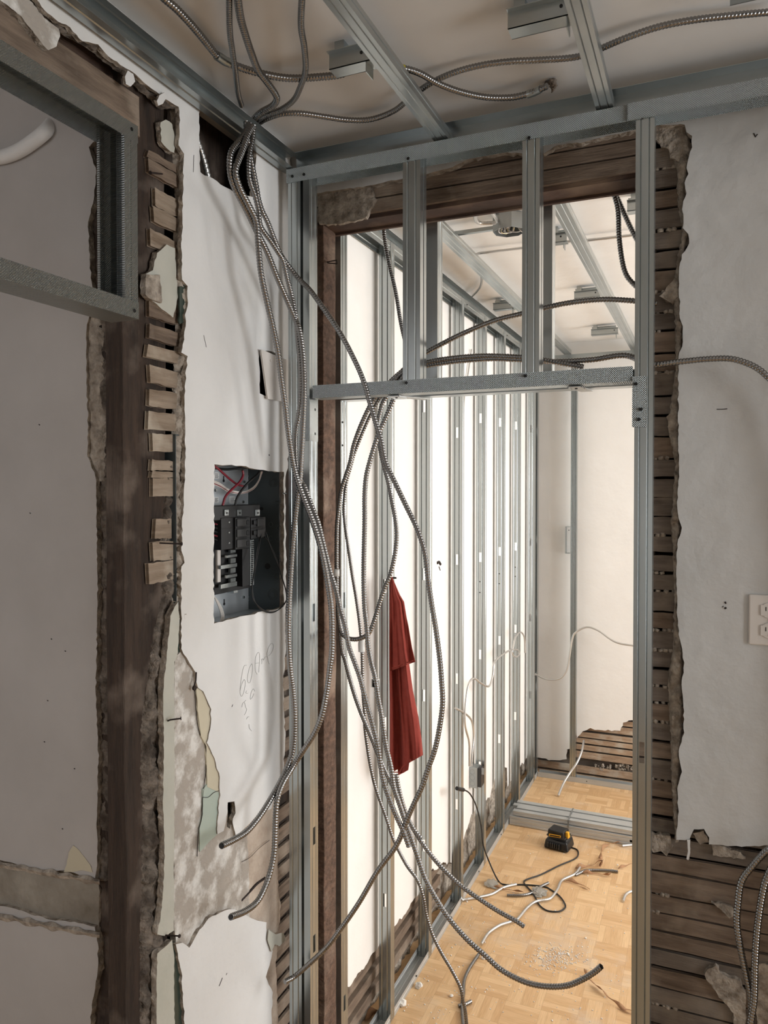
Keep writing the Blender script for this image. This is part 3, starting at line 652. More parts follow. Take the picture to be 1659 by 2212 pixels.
# second partition behind the old wall
Y2 = 1.885
zL, zR = onY(735, 866, Y2).z, onY(1365, 824, Y2).z
zh2 = (zL + zR) / 2 - .004
h2 = channel('metal_track', M['steelh'], (onY(735, 866, Y2).x, Y2, zh2), Y, Z, X, .80, web=D, fl=.03, lip=0, groove=False)
top(h2, 'second galvanised header track on the far side of the doorway, behind the first one', 'track')
t2 = channel('metal_track', M['steelh'], (-.985, Y2, 2.545), Y, -Z, X, 1.8, web=D, fl=.03, lip=0, groove=False)
top(t2, 'galvanised top track on the far side of the timber door header', 'track')
for px, lb in ((921, 'short galvanised stud in the far frame, seen just right of the first short stud'), (1166, 'short galvanised stud in the far frame, seen just right of the middle short stud')):
    a = onY(px, 600, Y2).x; stud(lb, a, Y2 + .0015, zh2 + .003, 2.543, web=.030, fl=.04)
xj = onY(736, 1000, Y2).x
s3 = channel('metal_stud', M['steel'], (xj, Y2, 0), Y, -X, Z, 2.543, web=.041, fl=.032, lip=0, holes=[onX(742, 1297, xj).z, onX(738, 2175, xj).z])
top(s3, 'galvanised slotted jamb stud of the far frame, just right of the timber door post', 'stud')
for py in (912, 962): screw(onX(741, py, xj + .002), -X, s3, .0028)
stud('galvanised jamb stud of the far frame at the right, behind the front jamb stud', onY(1378, 600, Y2).x, Y2, 0, 2.543, web=.032)
for (xa_, xb_, ya_, lb) in ((842, 893, 862, 'white metal tie strip joining the two header tracks near the left jamb'), (1226, 1262, 840, 'white metal tie strip joining the two header tracks near the right jamb')):
    p = onZ(xa_, ya_ - 6, hz - .002); q = onZ(xb_, ya_ + 2, hz - .002)
    w_ = .030
    a = Vector((p.x, YP + .01, hz - .003)); b = Vector((p.x - .01 + .0, Y2 + .03, zh2 - .004))
    mb = MB(); dx = X * w_
    mb.add([a, a + dx, b + dx, b, a - Z * .002, a + dx - Z * .002, b + dx - Z * .002, b - Z * .002], [(0, 1, 2, 3), (7, 6, 5, 4), (0, 4, 5, 1), (1, 5, 6, 2), (2, 6, 7, 3), (3, 7, 4, 0)])
    mb.box((a.x, YP + .01, hz - .006), (a.x + .002, YP + .06, hz - .002)).box((a.x + w_ - .002, YP + .01, hz - .006), (a.x + w_, YP + .06, hz - .002))
    o = top(mb.build('tie_strip', M['steelf']), lb, 'strip'); screw(a + X * w_ / 2 + Y * .02 - Z * .004, -Z * -1, o, .003)

# studs along the far room's left wall
ft = channel('metal_track', M['steelf'], (-.990, 1.93, .001), X, Z, Y, 2.66, web=.045, fl=.030, lip=0, groove=True)
top(ft, 'galvanised floor track along the foot of the far room left wall', 'track')
for y_ in (2.12, 2.5, 2.9, 3.3, 3.7, 4.1): screw((-.944, y_, .016), X, ft, .003)
tt = channel('metal_track', M['steelh'], (-.990, 1.93, 2.545), X, -Z, Y, 2.66, web=.045, fl=.032, lip=0, groove=True)
top(tt, 'galvanised top track along the far room left wall, running away under the ceiling', 'track')
for y_ in (3.1, 3.45, 3.8, 4.15): screw((-.9435, y_, 2.528), X, tt, .003)
wt = channel('wall_track', M['steelh'], (-.99, 1.93, 2.548), Z, X, Y, 2.66, web=.04, fl=.036, lip=0)
top(wt, 'galvanised ceiling edge track along the far room left wall, above its top track', 'track')
names = ['nearest stud on the far room left wall, just left of the red shirt', 'stud on the far room left wall behind the red shirt, second from the doorway', 'third stud on the far left wall, left of the junction box',
         'stud on the far room left wall carrying the grey junction box', 'stud on the far room left wall, next one beyond the junction box', 'stud on the far room left wall where the floor bundle meets it', 'last stud on the far room left wall, next to the corner']
sy = [2.262, 2.63, 3.03, 3.385, 3.74, 4.085, 4.47]
for i, y_ in enumerate(sy):
    if i == 2:
        o = channel('metal_stud', M['steel'], (-.985, y_, .003), X, Y, Z, 2.54, web=.041, fl=.032, holes=(.42, .95, 1.45, 1.98))
    else:
        o = channel('metal_stud', M['steel'], (-.985, y_, .003), X, Y, Z, 2.54, web=.041, fl=.032, holes=(.40 + .02 * i, .98, 1.43, 2.04 + .01 * i))
    top(o, 'galvanised ' + names[i], 'stud', 'studs along the far room left wall')
    if i in (3, 4, 5):
        for dz in (1.32, 1.27, 1.20)[:2 if i < 5 else 2]: screw((-.966, y_ - .001, dz), Y, o, .003)
MB().cyl((-.944, 2.272, onY(846, 1249, 2.26).z), X, .003, .016, 10).build('hook_screw', M['screw'], bpy.data.objects['metal_stud.008'])
# far wall frame
fb = channel('metal_track', M['steelf'], (-.94, 4.575, .001), Y, Z, X, 2.6, web=.045, fl=.030, lip=0, groove=False); top(fb, 'galvanised floor track along the foot of the far end wall', 'track')
screw((-.65, 4.574, .016), Y, fb, .003)
fb2 = channel('metal_track', M['steelh'], (-.94, 4.575, 2.545), Y, -Z, X, 2.6, web=.045, fl=.032, lip=0, groove=False); top(fb2, 'galvanised top track along the far end wall', 'track')
s_ = channel('metal_stud', M['steel'], (onY(1147, 1300, 4.575).x, 4.577, .003), X, Y, Z, 2.54, web=.036, fl=.041); top(s_, 'galvanised corner stud where the far room left wall meets the end wall', 'stud')
s_ = channel('metal_stud', M['steel'], (onY(1232, 1300, 4.577).x, 4.577, .003), X, Y, Z, 2.54, web=.034, fl=.041); top(s_, 'lone galvanised stud standing in front of the far end wall', 'stud')
bpx = onY(1222, 1180, 4.62)
br = MB().box((bpx.x, 4.60, 1.36), (bpx.x + .028, 4.655, 1.362)).box((bpx.x, 4.60, 1.52), (bpx.x + .028, 4.655, 1.522)).box((bpx.x, 4.60, 1.36), (bpx.x + .002, 4.655, 1.52)).build('wall_bracket', M['steelh'])
top(br, 'small upright galvanised bracket bracing the lone stud to the far end wall', 'bracket'); screw((bpx.x + .02, 4.61, 1.5), Y, br, .003)

# ceiling channels
def ceilch(x, y0, y1, z, label, w_=.034): 
    o = channel('ceiling_channel', M['steelh'], (x, y0, z), X, Z, Y, y1 - y0, web=w_, fl=.024, lip=.005)
    return top(o, label, 'channel')
ceilch(-.585, -.6, 1.70, 2.55, 'galvanised ceiling channel ending left of the middle of the doorway top track')
ceilch(-.222, -.6, 1.70, 2.55, 'galvanised ceiling channel ending near the right end of the doorway')
ceilch(-.795, 1.93, 4.6, 2.55, 'left-hand galvanised ceiling channel of the far room, nearest its left wall', .042)
ceilch(-.415, 1.93, 4.6, 2.55, 'right-hand galvanised ceiling channel of the far room', .042)
def bracket(pts, z, label, grp, L=.10, near_=False):
    c = onZ(*pts, z)
    mb = MB()
    a = c
    mb.box((a.x, a.y - .022, z), (a.x + L, a.y + .012, z + .0015)).box((a.x, a.y - .022, z), (a.x + L, a.y - .0205, z + .03)).box((a.x, a.y + .0105, z), (a.x + L * .9, a.y + .012, z + .05))
    mb.box((a.x + .0, a.y - .022, z + .0285), (a.x + L, a.y - .034, z + .03)).box((a.x + L - .012, a.y - .02, z - .02), (a.x + L - .010, a.y + .012, z + .03))
    mb.box((a.x + .01, a.y - .018, z + .0015), (a.x + .03, a.y + .010, 2.63))
    o = top(mb.build('hanger_bracket', M['steelh']), label, 'bracket', grp)
    screw((a.x + L - .02, a.y - .0235, z + .018), Y, o, .003)
bracket((1103, 78), 2.575, 'galvanised hanger bracket on the near ceiling, beside the right-hand ceiling channel', None, .115)
bracket((722, 163), 2.575, 'galvanised hanger bracket on the near ceiling where the armoured cable meets the left ceiling channel', None, .09)
bracket((1577, 4), 2.575, 'galvanised hanger bracket cut off by the top right corner of the view', None, .12)
bracket((1242, 648), 2.575, 'hanger bracket on the far ceiling left of the right-hand channel, nearer of its two', None, .11)
bracket((1278, 726), 2.575, 'hanger bracket on the far ceiling close to the end wall', None, .14)
bracket((1068, 672), 2.575, 'hanger bracket on the far ceiling beside the left-hand channel', None, .10)
bracket((1356, 462), 2.575, 'hanger bracket on the far ceiling at the right edge, by the hanging black cables', None, .10)
bracket((1188, 530), 2.575, 'hanger bracket on the far ceiling right beside the ceiling junction box', None, .06)
bracket((905, 560), 2.575, 'hanger bracket on the far ceiling nearest the doorway, seen past the first short stud', None, .06)

# side doorway frame in the left wall
xo = XL + .036
tf = channel('metal_track', M['dimy'], (xo, -.3, onX(300, 275, xo).z + .0), -X, -Z, Y, 1.108 + .3, web=.065, fl=.031, lip=0, groove=False)
top(tf, 'dimpled galvanised track along the top of the metal frame over the side doorway', 'track')
screw(onX(285, 279, xo + .001), -X, tf)
zb_ = onX(300, 690, xo).z
tf2 = channel('metal_track', M['dimy'], (xo, -.3, zb_), -X, Z, Y, 1.108 + .3, web=.065, fl=.031, lip=0, groove=False)
top(tf2, 'dimpled galvanised track along the bottom of the metal frame over the side doorway', 'track')
screw(onX(291, 671, xo + .001), -X, tf2)
y0_ = onX(270, 450, xo).y
sf = channel('metal_stud', M['dimy'], (xo - .001, 1.107, zb_ + .002), -X, -Y, Z, onX(300, 275, xo).z - zb_ - .003, web=.063, fl=1.107 - y0_, lip=.006)
top(sf, 'short galvanised stud closing the right end of the metal frame over the side doorway', 'stud')
ch = channel('ceiling_channel', M['steelh'], (-3.0, onX(-20, 205, -1.3).y, 2.52), Y, Z, X, 1.6, web=.04, fl=.025, lip=.005)
top(ch, 'galvanised ceiling channel glimpsed through the side doorway frame at the left edge', 'channel')

# ================================================================== CABLES
def cable(label, pts, r=.0055, mat='cable', per=.0064, group=None, name='armoured_cable', amp=.15, n=9):
    P = resample(catmull(pts, .004), per / (6 if name == 'armoured_cable' and mat == 'cable' else 4) if amp else .008)
    mb = MB(); mb.tube(P, r, n, 0, (per, amp) if amp else None, caps=True)
    o = mb.build(name, M[mat]); tag(o, label, 'cable', group)
    return o
def nr(L, x, y): return [near(a, b, x, y) for a, b in L]
def yy(L, y0, y1=None):
    n = len(L); y1 = y0 if y1 is None else y1
    return [onY(a, b, y0 + (y1 - y0) * i / (n - 1)) for i, (a, b) in enumerate(L)]
def zz(L, z): return [onZ(a, b, z) for a, b in L]
def open_end(o, p, q, r):
    d = (Vector(p) - Vector(q)).normalized()
    MB().cyl(Vector(p) + d * .0003, d, r * .75, .0006, 12).build('cut_end', M['cord'], o)
V = [(538, 268), (528, 290), (518, 304), (501, 325), (496, 350), (499, 383), (510, 412), (534, 457), (553, 497), (577, 545), (599, 600), (620, 648), (635, 684), (645, 708), (652, 745), (656, 793), (657, 853), (654, 925), (650, 1000), (648, 1036), (642, 1080), (636, 1133), (631, 1193), (628, 1241), (624, 1313), (623, 1362), (624, 1400), (627, 1448), (633, 1496), (636, 1545), (635, 1593), (630, 1629), (619, 1660), (605, 1690), (578, 1737), (556, 1770), (532, 1797), (505, 1814), (478, 1827)]
P = nr(V, -.925, 1.600); o = cable('armoured cable curling left to a cut end over the torn hole in the plaster', P, .0062); open_end(o, P[-1], P[-2], .0062)
W_ = [(545, 272), (535, 290), (523, 326), (509, 366), (516, 400), (536, 441), (553, 478), (558, 530), (564, 592), (577, 653), (589, 704), (601, 764), (608, 822), (616, 877), (621, 921), (628, 969), (635, 1010), (644, 1043), (658, 1082), (671, 1115), (686, 1160), (698, 1207), (708, 1260), (716, 1321), (717, 1400), (713, 1440), (706, 1492), (696, 1542), (680, 1583), (658, 1617), (636, 1651), (614, 1687), (602, 1715), (597, 1739), (595, 1770), (594, 1807), (592, 1843), (585, 1879), (573, 1915), (556, 1947), (530, 1968), (498, 1981)]
P = nr(W_, -.912, 1.582); o = cable('armoured cable curling back to the lower cut end, low on the left wall', P, .0062); open_end(o, P[-1], P[-2], .0062)
Xc = [(531, 262), (533, 284), (539, 325), (546, 364), (554, 405), (558, 429), (566, 455), (578, 480), (592, 516), (604, 545), (619, 569), (645, 602), (669, 626), (693, 658), (717, 692), (741, 730), (760, 766), (777, 802), (789, 834), (799, 870), (811, 911), (823, 950), (833, 998), (855, 1046), (877, 1092), (901, 1142), (918, 1195), (925, 1253), (933, 1308), (942, 1362), (950, 1424), (954, 1472), (956, 1520), (950, 1569), (940, 1617), (925, 1660), (911, 1701), (894, 1737), (880, 1769), (857, 1825), (815, 1883), (773, 1954), (725, 2022), (702, 2050), (667, 2083), (638, 2108), (615, 2121)]
cable('longest armoured cable, looping before the header track then sweeping back to the paired studs', nr(Xc, -.94, 1.615), .0055)
Yc = [(548, 272), (545, 300), (540, 325), (537, 354), (539, 388), (549, 417), (558, 453), (563, 489), (585, 521), (602, 547), (611, 562), (619, 595), (628, 631), (634, 660), (640, 692), (644, 740), (648, 781), (650, 840), (645, 899), (639, 925), (637, 962), (640, 1010), (650, 1040), (658, 1052), (672, 1089), (687, 1128), (696, 1164), (706, 1205), (713, 1234), (725, 1272), (735, 1316), (745, 1350), (754, 1397), (766, 1431), (778, 1465), (788, 1504), (798, 1540), (807, 1574), (817, 1617), (822, 1653), (829, 1689), (841, 1725), (856, 1762), (872, 1797), (884, 1830)]
cable('armoured cable dropping diagonally from the panel wall to a blunt end above the cable crossing', nr(Yc, -.935, 1.612), .0055)
L1 = [(870, 800), (845, 822), (813, 856), (799, 877), (785, 906), (772, 938), (763, 966), (756, 1000), (746, 1031), (737, 1060), (732, 1096), (728, 1133), (727, 1181), (727, 1229), (728, 1277), (731, 1320), (738, 1400), (745, 1424), (754, 1460), (766, 1501), (778, 1535), (790, 1564), (805, 1600), (817, 1631), (829, 1658), (841, 1684), (853, 1708), (865, 1737), (880, 1768), (902, 1806), (934, 1851), (966, 1886), (998, 1915), (1040, 1945), (1079, 1970), (1114, 1989), (1133, 2002)]
o = cable('armoured cable with white tape near the timber post, ending above the middle floor', yy(L1, 1.755, 1.80), .0052)
q = onY(727, 1238, 1.756); MB().cyl(q - Z * .008, Z, .0075, .018, 14).build('tape', M['tape'], o)
L2 = [(880, 798), (850, 830), (823, 856), (801, 895), (789, 921), (777, 950), (765, 981), (757, 1010), (750, 1035), (745, 1067), (743, 1104), (747, 1145), (754, 1193), (761, 1241), (769, 1289), (776, 1338), (780, 1376), (782, 1400), (783, 1448), (784, 1496), (788, 1545), (788, 1569), (793, 1610), (800, 1653), (810, 1697), (822, 1733), (834, 1766), (847, 1806), (860, 1835), (879, 1870), (902, 1902), (915, 1941), (921, 1976), (934, 2018), (953, 2057), (976, 2096), (995, 2134), (1001, 2165), (1006, 2189), (1012, 2260)]
o = cable('thin armoured cable with a taped joint halfway, running to the bottom of view', yy(L2, 1.765, 1.90), .0042)
q = onY(781, 1396, 1.80); MB().tube([q + Z * .02, q + Z * .008, q - Z * .004, q - Z * .014], .0072, 10, 0, (.02, .3)).build('taped_joint', M['tape'], o)
L3 = [(895, 792), (870, 815), (850, 863), (838, 892), (821, 930), (811, 957), (799, 997), (791, 1031), (788, 1072), (788, 1121), (787, 1169), (786, 1217), (786, 1265), (788, 1313), (792, 1350), (796, 1397), (802, 1431), (810, 1463), (817, 1508), (824, 1545), (829, 1581), (834, 1612), (841, 1641), (846, 1665), (851, 1701), (863, 1737), (872, 1765), (883, 1795), (899, 1841), (918, 1896), (944, 1944), (970, 1984), (1008, 2028), (1047, 2063), (1079, 2092), (1111, 2111), (1143, 2124), (1182, 2131), (1224, 2129), (1259, 2115), (1285, 2099), (1299, 2087)]
P = yy(L3, 1.745, 1.70)
o = cable('armoured cable with a white paper tag, swinging up to a cut end lower right', P, .0057); open_end(o, P[-1], P[-2], .0057)
q = onY(812, 1475, 1.735); MB().box(q + Vector((-.010, -.007, -.010)), q + Vector((.012, -.0062, .010))).box(q + Vector((-.007, -.007, -.010)), q + Vector((.007, .007, .010))).build('paper_tag', M['tape'], o, .001)
L4 = [(905, 795), (868, 822), (833, 860), (821, 890), (816, 925), (820, 962), (829, 1005), (839, 1043), (847, 1084), (854, 1121), (857, 1157), (853, 1198), (843, 1241), (830, 1272), (818, 1309), (808, 1342), (798, 1366), (786, 1376), (769, 1381), (750, 1378), (738, 1366), (733, 1345), (729, 1310)]
cable('armoured cable bent into a round-bottomed loop in front of the red shirt', yy(L4, 1.775, 1.765), .0054)
cable('short armoured cable end standing free just under the red shirt', yy([(856, 1673), (861, 1701), (869, 1733), (880, 1764), (893, 1790), (910, 1812)], 1.78), .0052)
# over the header
cable('armoured cable arching up through the header studs to the right jamb', yy([(870, 800), (907, 770), (947, 747), (1001, 720), (1067, 693), (1121, 679), (1162, 669), (1224, 655), (1300, 647), (1370, 650), (1420, 656)], 1.76), .0055)
cable('armoured cable lying low over the header track, ending right of the middle short stud', yy([(850, 825), (866, 808), (907, 788), (953, 777), (1034, 769), (1121, 771), (1159, 775), (1210, 784), (1262, 793)], 1.745), .0055)
cable('second armoured cable over the header track, passing behind the right jamb stud', yy([(850, 830), (875, 806), (907, 793), (980, 781), (1061, 775), (1121, 777), (1197, 781), (1278, 777), (1350, 768)], 1.75, 1.75) + yy([(1404, 787), (1463, 782), (1524, 776), (1577, 775), (1617, 786), (1642, 800), (1659, 815), (1700, 850), (1735, 910), (1770, 1020), (1800, 1200), (1815, 1500), (1820, 1800), (1825, 2050), (1850, 2300)], 1.725, 1.70), .0058)
cable('dark armoured cable hanging in the doorway left of the first short stud', yy([(829, 480), (830, 510), (839, 563), (855, 633), (866, 698), (878, 750)], 1.90), .0052)
cable('black armoured cable curving down beside the right jamb from the header timber', yy([(1322, 405), (1335, 454), (1338, 519), (1349, 584), (1369, 614), (1400, 636)], 1.90), .0056)
cable('second black armoured cable slanting from the header timber behind the right jamb', yy([(1324, 405), (1343, 449), (1368, 503), (1400, 560)], 1.93), .0056)
# near ceiling
ZC = 2.608
P = zz([(325, -40), (350, -8), (385, 23), (425, 67), (455, 104), (470, 121)], ZC)
n1 = cable('thick armoured cable with a taped coupling, crossing the near ceiling from the top left', P + zz([(490, 134), (510, 142), (550, 155), (600, 166), (640, 169), (690, 166), (722, 163), (745, 158)], ZC), .0066)
MB().tube(zz([(468, 119), (476, 125), (486, 132), (496, 137)], ZC), .0085, 12, 0, (.014, .12)).build('coupling', M['steelh'], n1)
cable('thin armoured cable coming straight down the near ceiling to the left wall track', zz([(495, -40), (496, 60), (502, 110), (508, 150), (514, 200), (522, 228)], 2.60), .0052)
cable('ribbed armoured cable on the near ceiling with a sharp bend near the wall track', zz([(510, -40), (518, 30), (530, 75), (545, 120), (558, 152), (575, 175), (593, 200), (598, 215), (588, 229), (565, 242), (548, 258), (538, 272)], 2.595), .0064)
cable('armoured cable curving down the near ceiling and sweeping left into the wall hole', zz([(655, -40), (650, 50), (657, 100), (660, 150), (650, 185), (635, 215), (608, 236), (570, 250), (550, 265), (542, 278)], 2.597), .0055)
cable('long wavy armoured cable across the near ceiling to the right edge, behind both ceiling channels', zz([(545, 282), (560, 266), (580, 255), (610, 246), (650, 245), (700, 252), (750, 259), (800, 258), (850, 240), (890, 208), (930, 180), (980, 157), (1040, 141), (1100, 133), (1160, 130), (1240, 124), (1290, 108), (1350, 83), (1420, 59), (1500, 43), (1600, 32), (1690, 24)], 2.606), .0055)
n6 = cable('short armoured cable on the near ceiling from a yellow bushing to a ragged hole', zz([(800, 140), (830, 143), (860, 147), (885, 151), (910, 160), (950, 182), (1000, 200), (1050, 210), (1100, 211), (1130, 206), (1160, 196), (1182, 186)], 2.60), .0060)
MB().tube(zz([(857, 147), (874, 149)], 2.60), .0078, 12).build('yellow_bushing', M['yel2'], n6)
MB().tube(zz([(1140, 204), (1155, 199), (1168, 193)], 2.60), .0078, 12, 0, (.01, .1)).build('coupling', M['steelh'], n6)
hc = MB()
for i in range(14):
    p = onZ(1190 + random.uniform(-9, 9), 178 + random.uniform(-9, 14), 2.625)
    hc.cyl(p, (random.uniform(-1, 1), random.uniform(-1, 1), -1), .006, random.uniform(.006, .016), 5, 0, .001)
ce = bpy.data.objects['ceiling']
hc.build('ragged_hole', M['lathd'], ce)
# coil cables on the lower right wall
cable('armoured cable draped against the laths at the lower right, outer left strand', yy([(1680, 1822), (1652, 1842), (1627, 1869), (1602, 1904), (1594, 1955), (1592, 1995), (1599, 2045), (1612, 2106), (1622, 2156), (1623, 2206), (1622, 2290)], 1.72), .0062)
cable('armoured cable draped against the laths at the lower right, inner right strand', yy([(1690, 1830), (1659, 1889), (1647, 1930), (1636, 2005), (1631, 2080), (1629, 2156), (1621, 2212), (1612, 2290)], 1.708), .0062)
o = cable('pale beaded cable showing inside the broken hole high on the left wall', [onX(a, b, -1.045) for a, b in ((424, 296), (432, 320), (440, 345), (447, 372), (452, 392))], .0062, 'cablel', .010, None, 'armoured_cable', .18)
# far room cables, drawn thinner and brighter
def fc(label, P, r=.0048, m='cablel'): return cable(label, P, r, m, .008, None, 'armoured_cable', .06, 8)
fc('pale armoured cable snaking across the far ceiling past the open junction box', zz([(1420, 500), (1365, 508), (1278, 518), (1240, 520), (1191, 527), (1126, 536), (1061, 544), (1032, 548), (1019, 560), (1028, 578), (1040, 598), (1037, 620), (1020, 640), (1001, 658)], 2.61))
fc('pale armoured cable looping from stud to stud above the grey junction box', [onX(a, b, -.925) for a, b in ((1014, 1655), (1014, 1630), (1013, 1602), (1004, 1561), (1007, 1507), (1014, 1474), (1025, 1466), (1039, 1476), (1056, 1482), (1064, 1461), (1067, 1434), (1077, 1420), (1099, 1406), (1116, 1403), (1122, 1411), (1115, 1419), (1107, 1412), (1110, 1390), (1116, 1372), (1126, 1366), (1133, 1380), (1134, 1410))], .0045)
fc('pale armoured cable entering the top of the grey junction box from the left', [onX(a, b, -.93) for a, b in ((984, 1530), (1001, 1539), (1018, 1556), (1023, 1588), (1020, 1625), (1018, 1655))], .0045)
fc('pale armoured cable sagging along the far end wall and passing through the lone stud', yy([(1155, 1456), (1180, 1467), (1208, 1466), (1224, 1447), (1231, 1412), (1236, 1380), (1244, 1366), (1267, 1355), (1292, 1362), (1330, 1387), (1375, 1396)], 4.56), .0055)
fc('pale flexible conduit hanging from the hole in the end wall down to the floor', [onY(1261, 1600, 4.64), onY(1257, 1622, 4.56), onY(1246, 1648, 4.5), onY(1230, 1671, 4.46), onY(1217, 1693, 4.4), onZ(1206, 1719, .008)], .0065)
fc('pale vertical armoured cable against the far left wall behind the studs', [onX(a, b, -.992) for a, b in ((1018, 755), (1012, 800), (1003, 860), (998, 950), (992, 1040))], .0035)

# ================================================================== ELECTRICAL PANEL
def PX(px, py, x): return onX(px, py, x)
pn = empty('electrical_panel', (-1.05, 1.44, 1.4), 'open electrical panel in the left wall, with black breakers and loose coloured wires', 'electrical panel')
xbk = -1.104; yr = 1.680; yl = 1.27; zt_, zb2 = 1.86, PX(613, 1312, XL - .02).z - .004
e = MB().box((xbk - .002, yl, zb2), (xbk, yr, zt_)); e.build('back_plate', M['boxgrey'], pn)
MB().box((xbk, yr, zb2), (XL - .011, yr + .002, zt_)).build('side_plate', M['boxdark'], pn)
MB().box((xbk, yl, zb2), (XL - .011, yl + .002, zt_)).build('side_plate', M['boxdark'], pn)
MB().box((xbk, yl, zb2 - .002), (XL - .011, yr + .002, zb2)).build('bottom_plate', M['boxgrey'], pn)
MB().box((xbk, yl, zt_), (XL - .011, yr + .002, zt_ + .002)).build('top_plate', M['boxdark'], pn)
# knockouts on the side and back plates
ys = yr - .0006
for px, py, rs in ((590, 1042, (.012, .008, .005)), (600, 1083, (.009, .006)), (589, 1284, (.014, .010, .006)), (600, 1245, (.010,)), (585, 1133, (.006,)), (602, 1140, (.006,)), (585, 1163, (.006,)), (600, 1165, (.006,)), (600, 1195, (.006,)), (603, 1210, (.005,))):
    p = onY(px, py, ys); k = MB()
    for r in rs: k.ring(p, Y, r, .0006)
    if len(rs) > 1: k.cyl(p - Y * .0008, Y, rs[-1], .001, 20)
    k.build('knockout', M['boxdark'], pn)
p = onY(578, 1223, ys); k = MB().cyl(p - Y * .001, Y, .0075, .0012, 24); k.build('open_knockout', M['cord'], pn)
p = onY(600, 1083, ys); MB().box(p + Vector((-.005, -.002, -.0007)), p + Vector((.005, 0, .0007))).build('slot', M['black'], pn)
for px, py in ((540, 1033), (546, 1077), (541, 1292), (548, 1296)):
    p = onX(px, py, xbk + .0005); MB().ring(p, X, .010, .0006).ring(p, X, .006, .0006).build('knockout', M['boxgrey'], pn)
for px, py in ((526, 1041), (524, 1084), (465, 1059), (525, 1290)):
    MB().cyl(onX(px, py, xbk), X, .0035, .004, 12).build('screw', M['steel'], pn)
for px, py in ((483, 1036), (484, 1302)):
    q = onX(px, py, xbk + .0004); MB().cyl(q - Z * .003, X, .0035, .001, 14).box(q + Vector((0, -.0015, -.003)), q + Vector((.001, .0015, .009))).build('keyhole_slot', M['cord'], pn)
# stickers on the back plate
for (xa_, ya_, xb_, yb_) in ((463, 1021, 473, 1034), (463, 1074, 472, 1086), (496, 1073, 508, 1087)):
    a, b = onX(xa_, ya_, xbk + .0006), onX(xb_, yb_, xbk + .0006)
    s = MB().box((xbk, a.y, b.z), (xbk + .0006, b.y, a.z)).build('label_sticker', M['tape'], pn)
    t_ = MB()
    for k in range(4):
        z = a.z + (b.z - a.z) * (k + 1) / 5; t_.box((xbk + .0006, a.y + .002, z - .0006), (xbk + .0008, b.y - .002 - .002 * (k % 2), z + .0006))
    t_.build('printed_lines', M['black'], s)
def pbox(nm, mat, x0, y0, x1, y1, xf, dep, bev=.0008, parent=None):
    a, b = onX(x0, y0, xf), onX(x1, y1, xf)
    return MB().box((xf - dep, a.y, b.z), (xf, b.y, a.z)).build(nm, M[mat], parent or pn, bev)
# bus base and lug block
pbox('bus_base', 'black', 463, 1178, 545, 1268, -1.052, .03)
pbox('lug_block', 'black', 458, 1093, 562, 1119, -1.03, .05, .002)
bc = onX(562, 1103, -1.045); MB().cyl(onX(540, 1100, -1.045), Y, .0085, .055, 16, 0, .004).build('cable_boot', M['black'], pn)
for px in (490, 518, 557):
    lg = pbox('lug', 'steel', px - 4.5, 1101, px + 4.5, 1114, -1.026, .01)
    MB().cyl(onX(px, 1108, -1.0262), X, .0024, .001, 14).build('lug_screw', M['screw'], lg)
# breakers in two columns
for (cx0, cx1, rows) in ((509, 541, 3), (543, 574, 2)):
    for k in range(rows):
        y0, y1 = 1118 + 22.5 * k, 1139 + 22.5 * k
        bkr = pbox('breaker', 'black', cx0, y0, cx1, y1, -1.022, .045, .0015)
        if cx0 < 520:
            pbox('breaker_face', 'blackm', cx0 + 4, y0 + 3, cx1 - 7, y1 - 3, -1.018, .004, .001, bkr); pbox('toggle', 'black', cx1 - 7, y0 + 6, cx1 - 2, y1 - 6, -1.016, .006, .001, bkr)
        else:
            pbox('breaker_face', 'blackm', cx0 + 14, y0 + 3, cx1 - 2, y1 - 3, -1.018, .004, .001, bkr); pbox('toggle', 'black', cx0 + 6, y0 + 6, cx0 + 12, y1 - 6, -1.016, .006, .001, bkr)
for k in range(3):
    tb_ = pbox('terminal_block', 'black', 478, 1119 + 22.5 * k, 508, 1140 + 22.5 * k, -1.028, .04, .001)
    MB().cyl(onX(494, 1128 + 22.5 * k, -1.028), X, .0022, .002, 12).build('terminal_screw', M['steel'], tb_)
pbox('neutral_bar', 'whitew', 470, 1183, 477, 1257, -1.046, .008)
for k, y in enumerate((1189, 1201, 1211, 1223, 1232, 1244, 1254, 1264)):
    if k % 2: pbox('bus_stab', 'steel', 477 if k in (3, 7) else 490, y - 1.0, 512, y + 1.0, -1.036, .006, 0)
    else: pbox('bus_stab', 'steel', 498, y - 4, 509, y + 4, -1.040, .006, 0)
gb = MB(); 
for k in range(22):
    q = onX(546.5 - (k * .15), 1170 + k * 4.3, -1.03)
    gb.cyl(q, X, .0017, .002, 10)
pbox('ground_bar', 'steel', 541, 1166, 549, 1264, -1.031, .012)
gb.build('bar_screws', M['black'], pn)
pbox('stand_off', 'black', 524, 1184, 541, 1264, -1.034, .04)
pbox('mounting_foot', 'steel', 505, 1266, 514, 1280, -1.06, .02)
def wire(nm, mat, L, r=.0016):
    P = [onX(a, b, c) for a, b, c in L]; return MB().tube(catmull(P, .004), r, 8).build(nm, M[mat], pn)
wire('red_wire', 'redw', [(455, 1002, -1.03), (468, 1010, -1.03), (485, 1025, -1.035), (500, 1038, -1.045), (514, 1047, -1.055), (530, 1051, -1.06)], .0028)
wire('red_wire', 'redw', [(524, 1016, -1.04), (525, 1027, -1.04), (517, 1042, -1.038), (500, 1058, -1.036), (487, 1073, -1.034), (481, 1092, -1.034)], .0030)
wire('black_wire', 'cord', [(562, 1015, -1.03), (556, 1025, -1.035), (535, 1044, -1.036), (520, 1062, -1.034), (511, 1078, -1.034), (508, 1092, -1.034)], .0030)
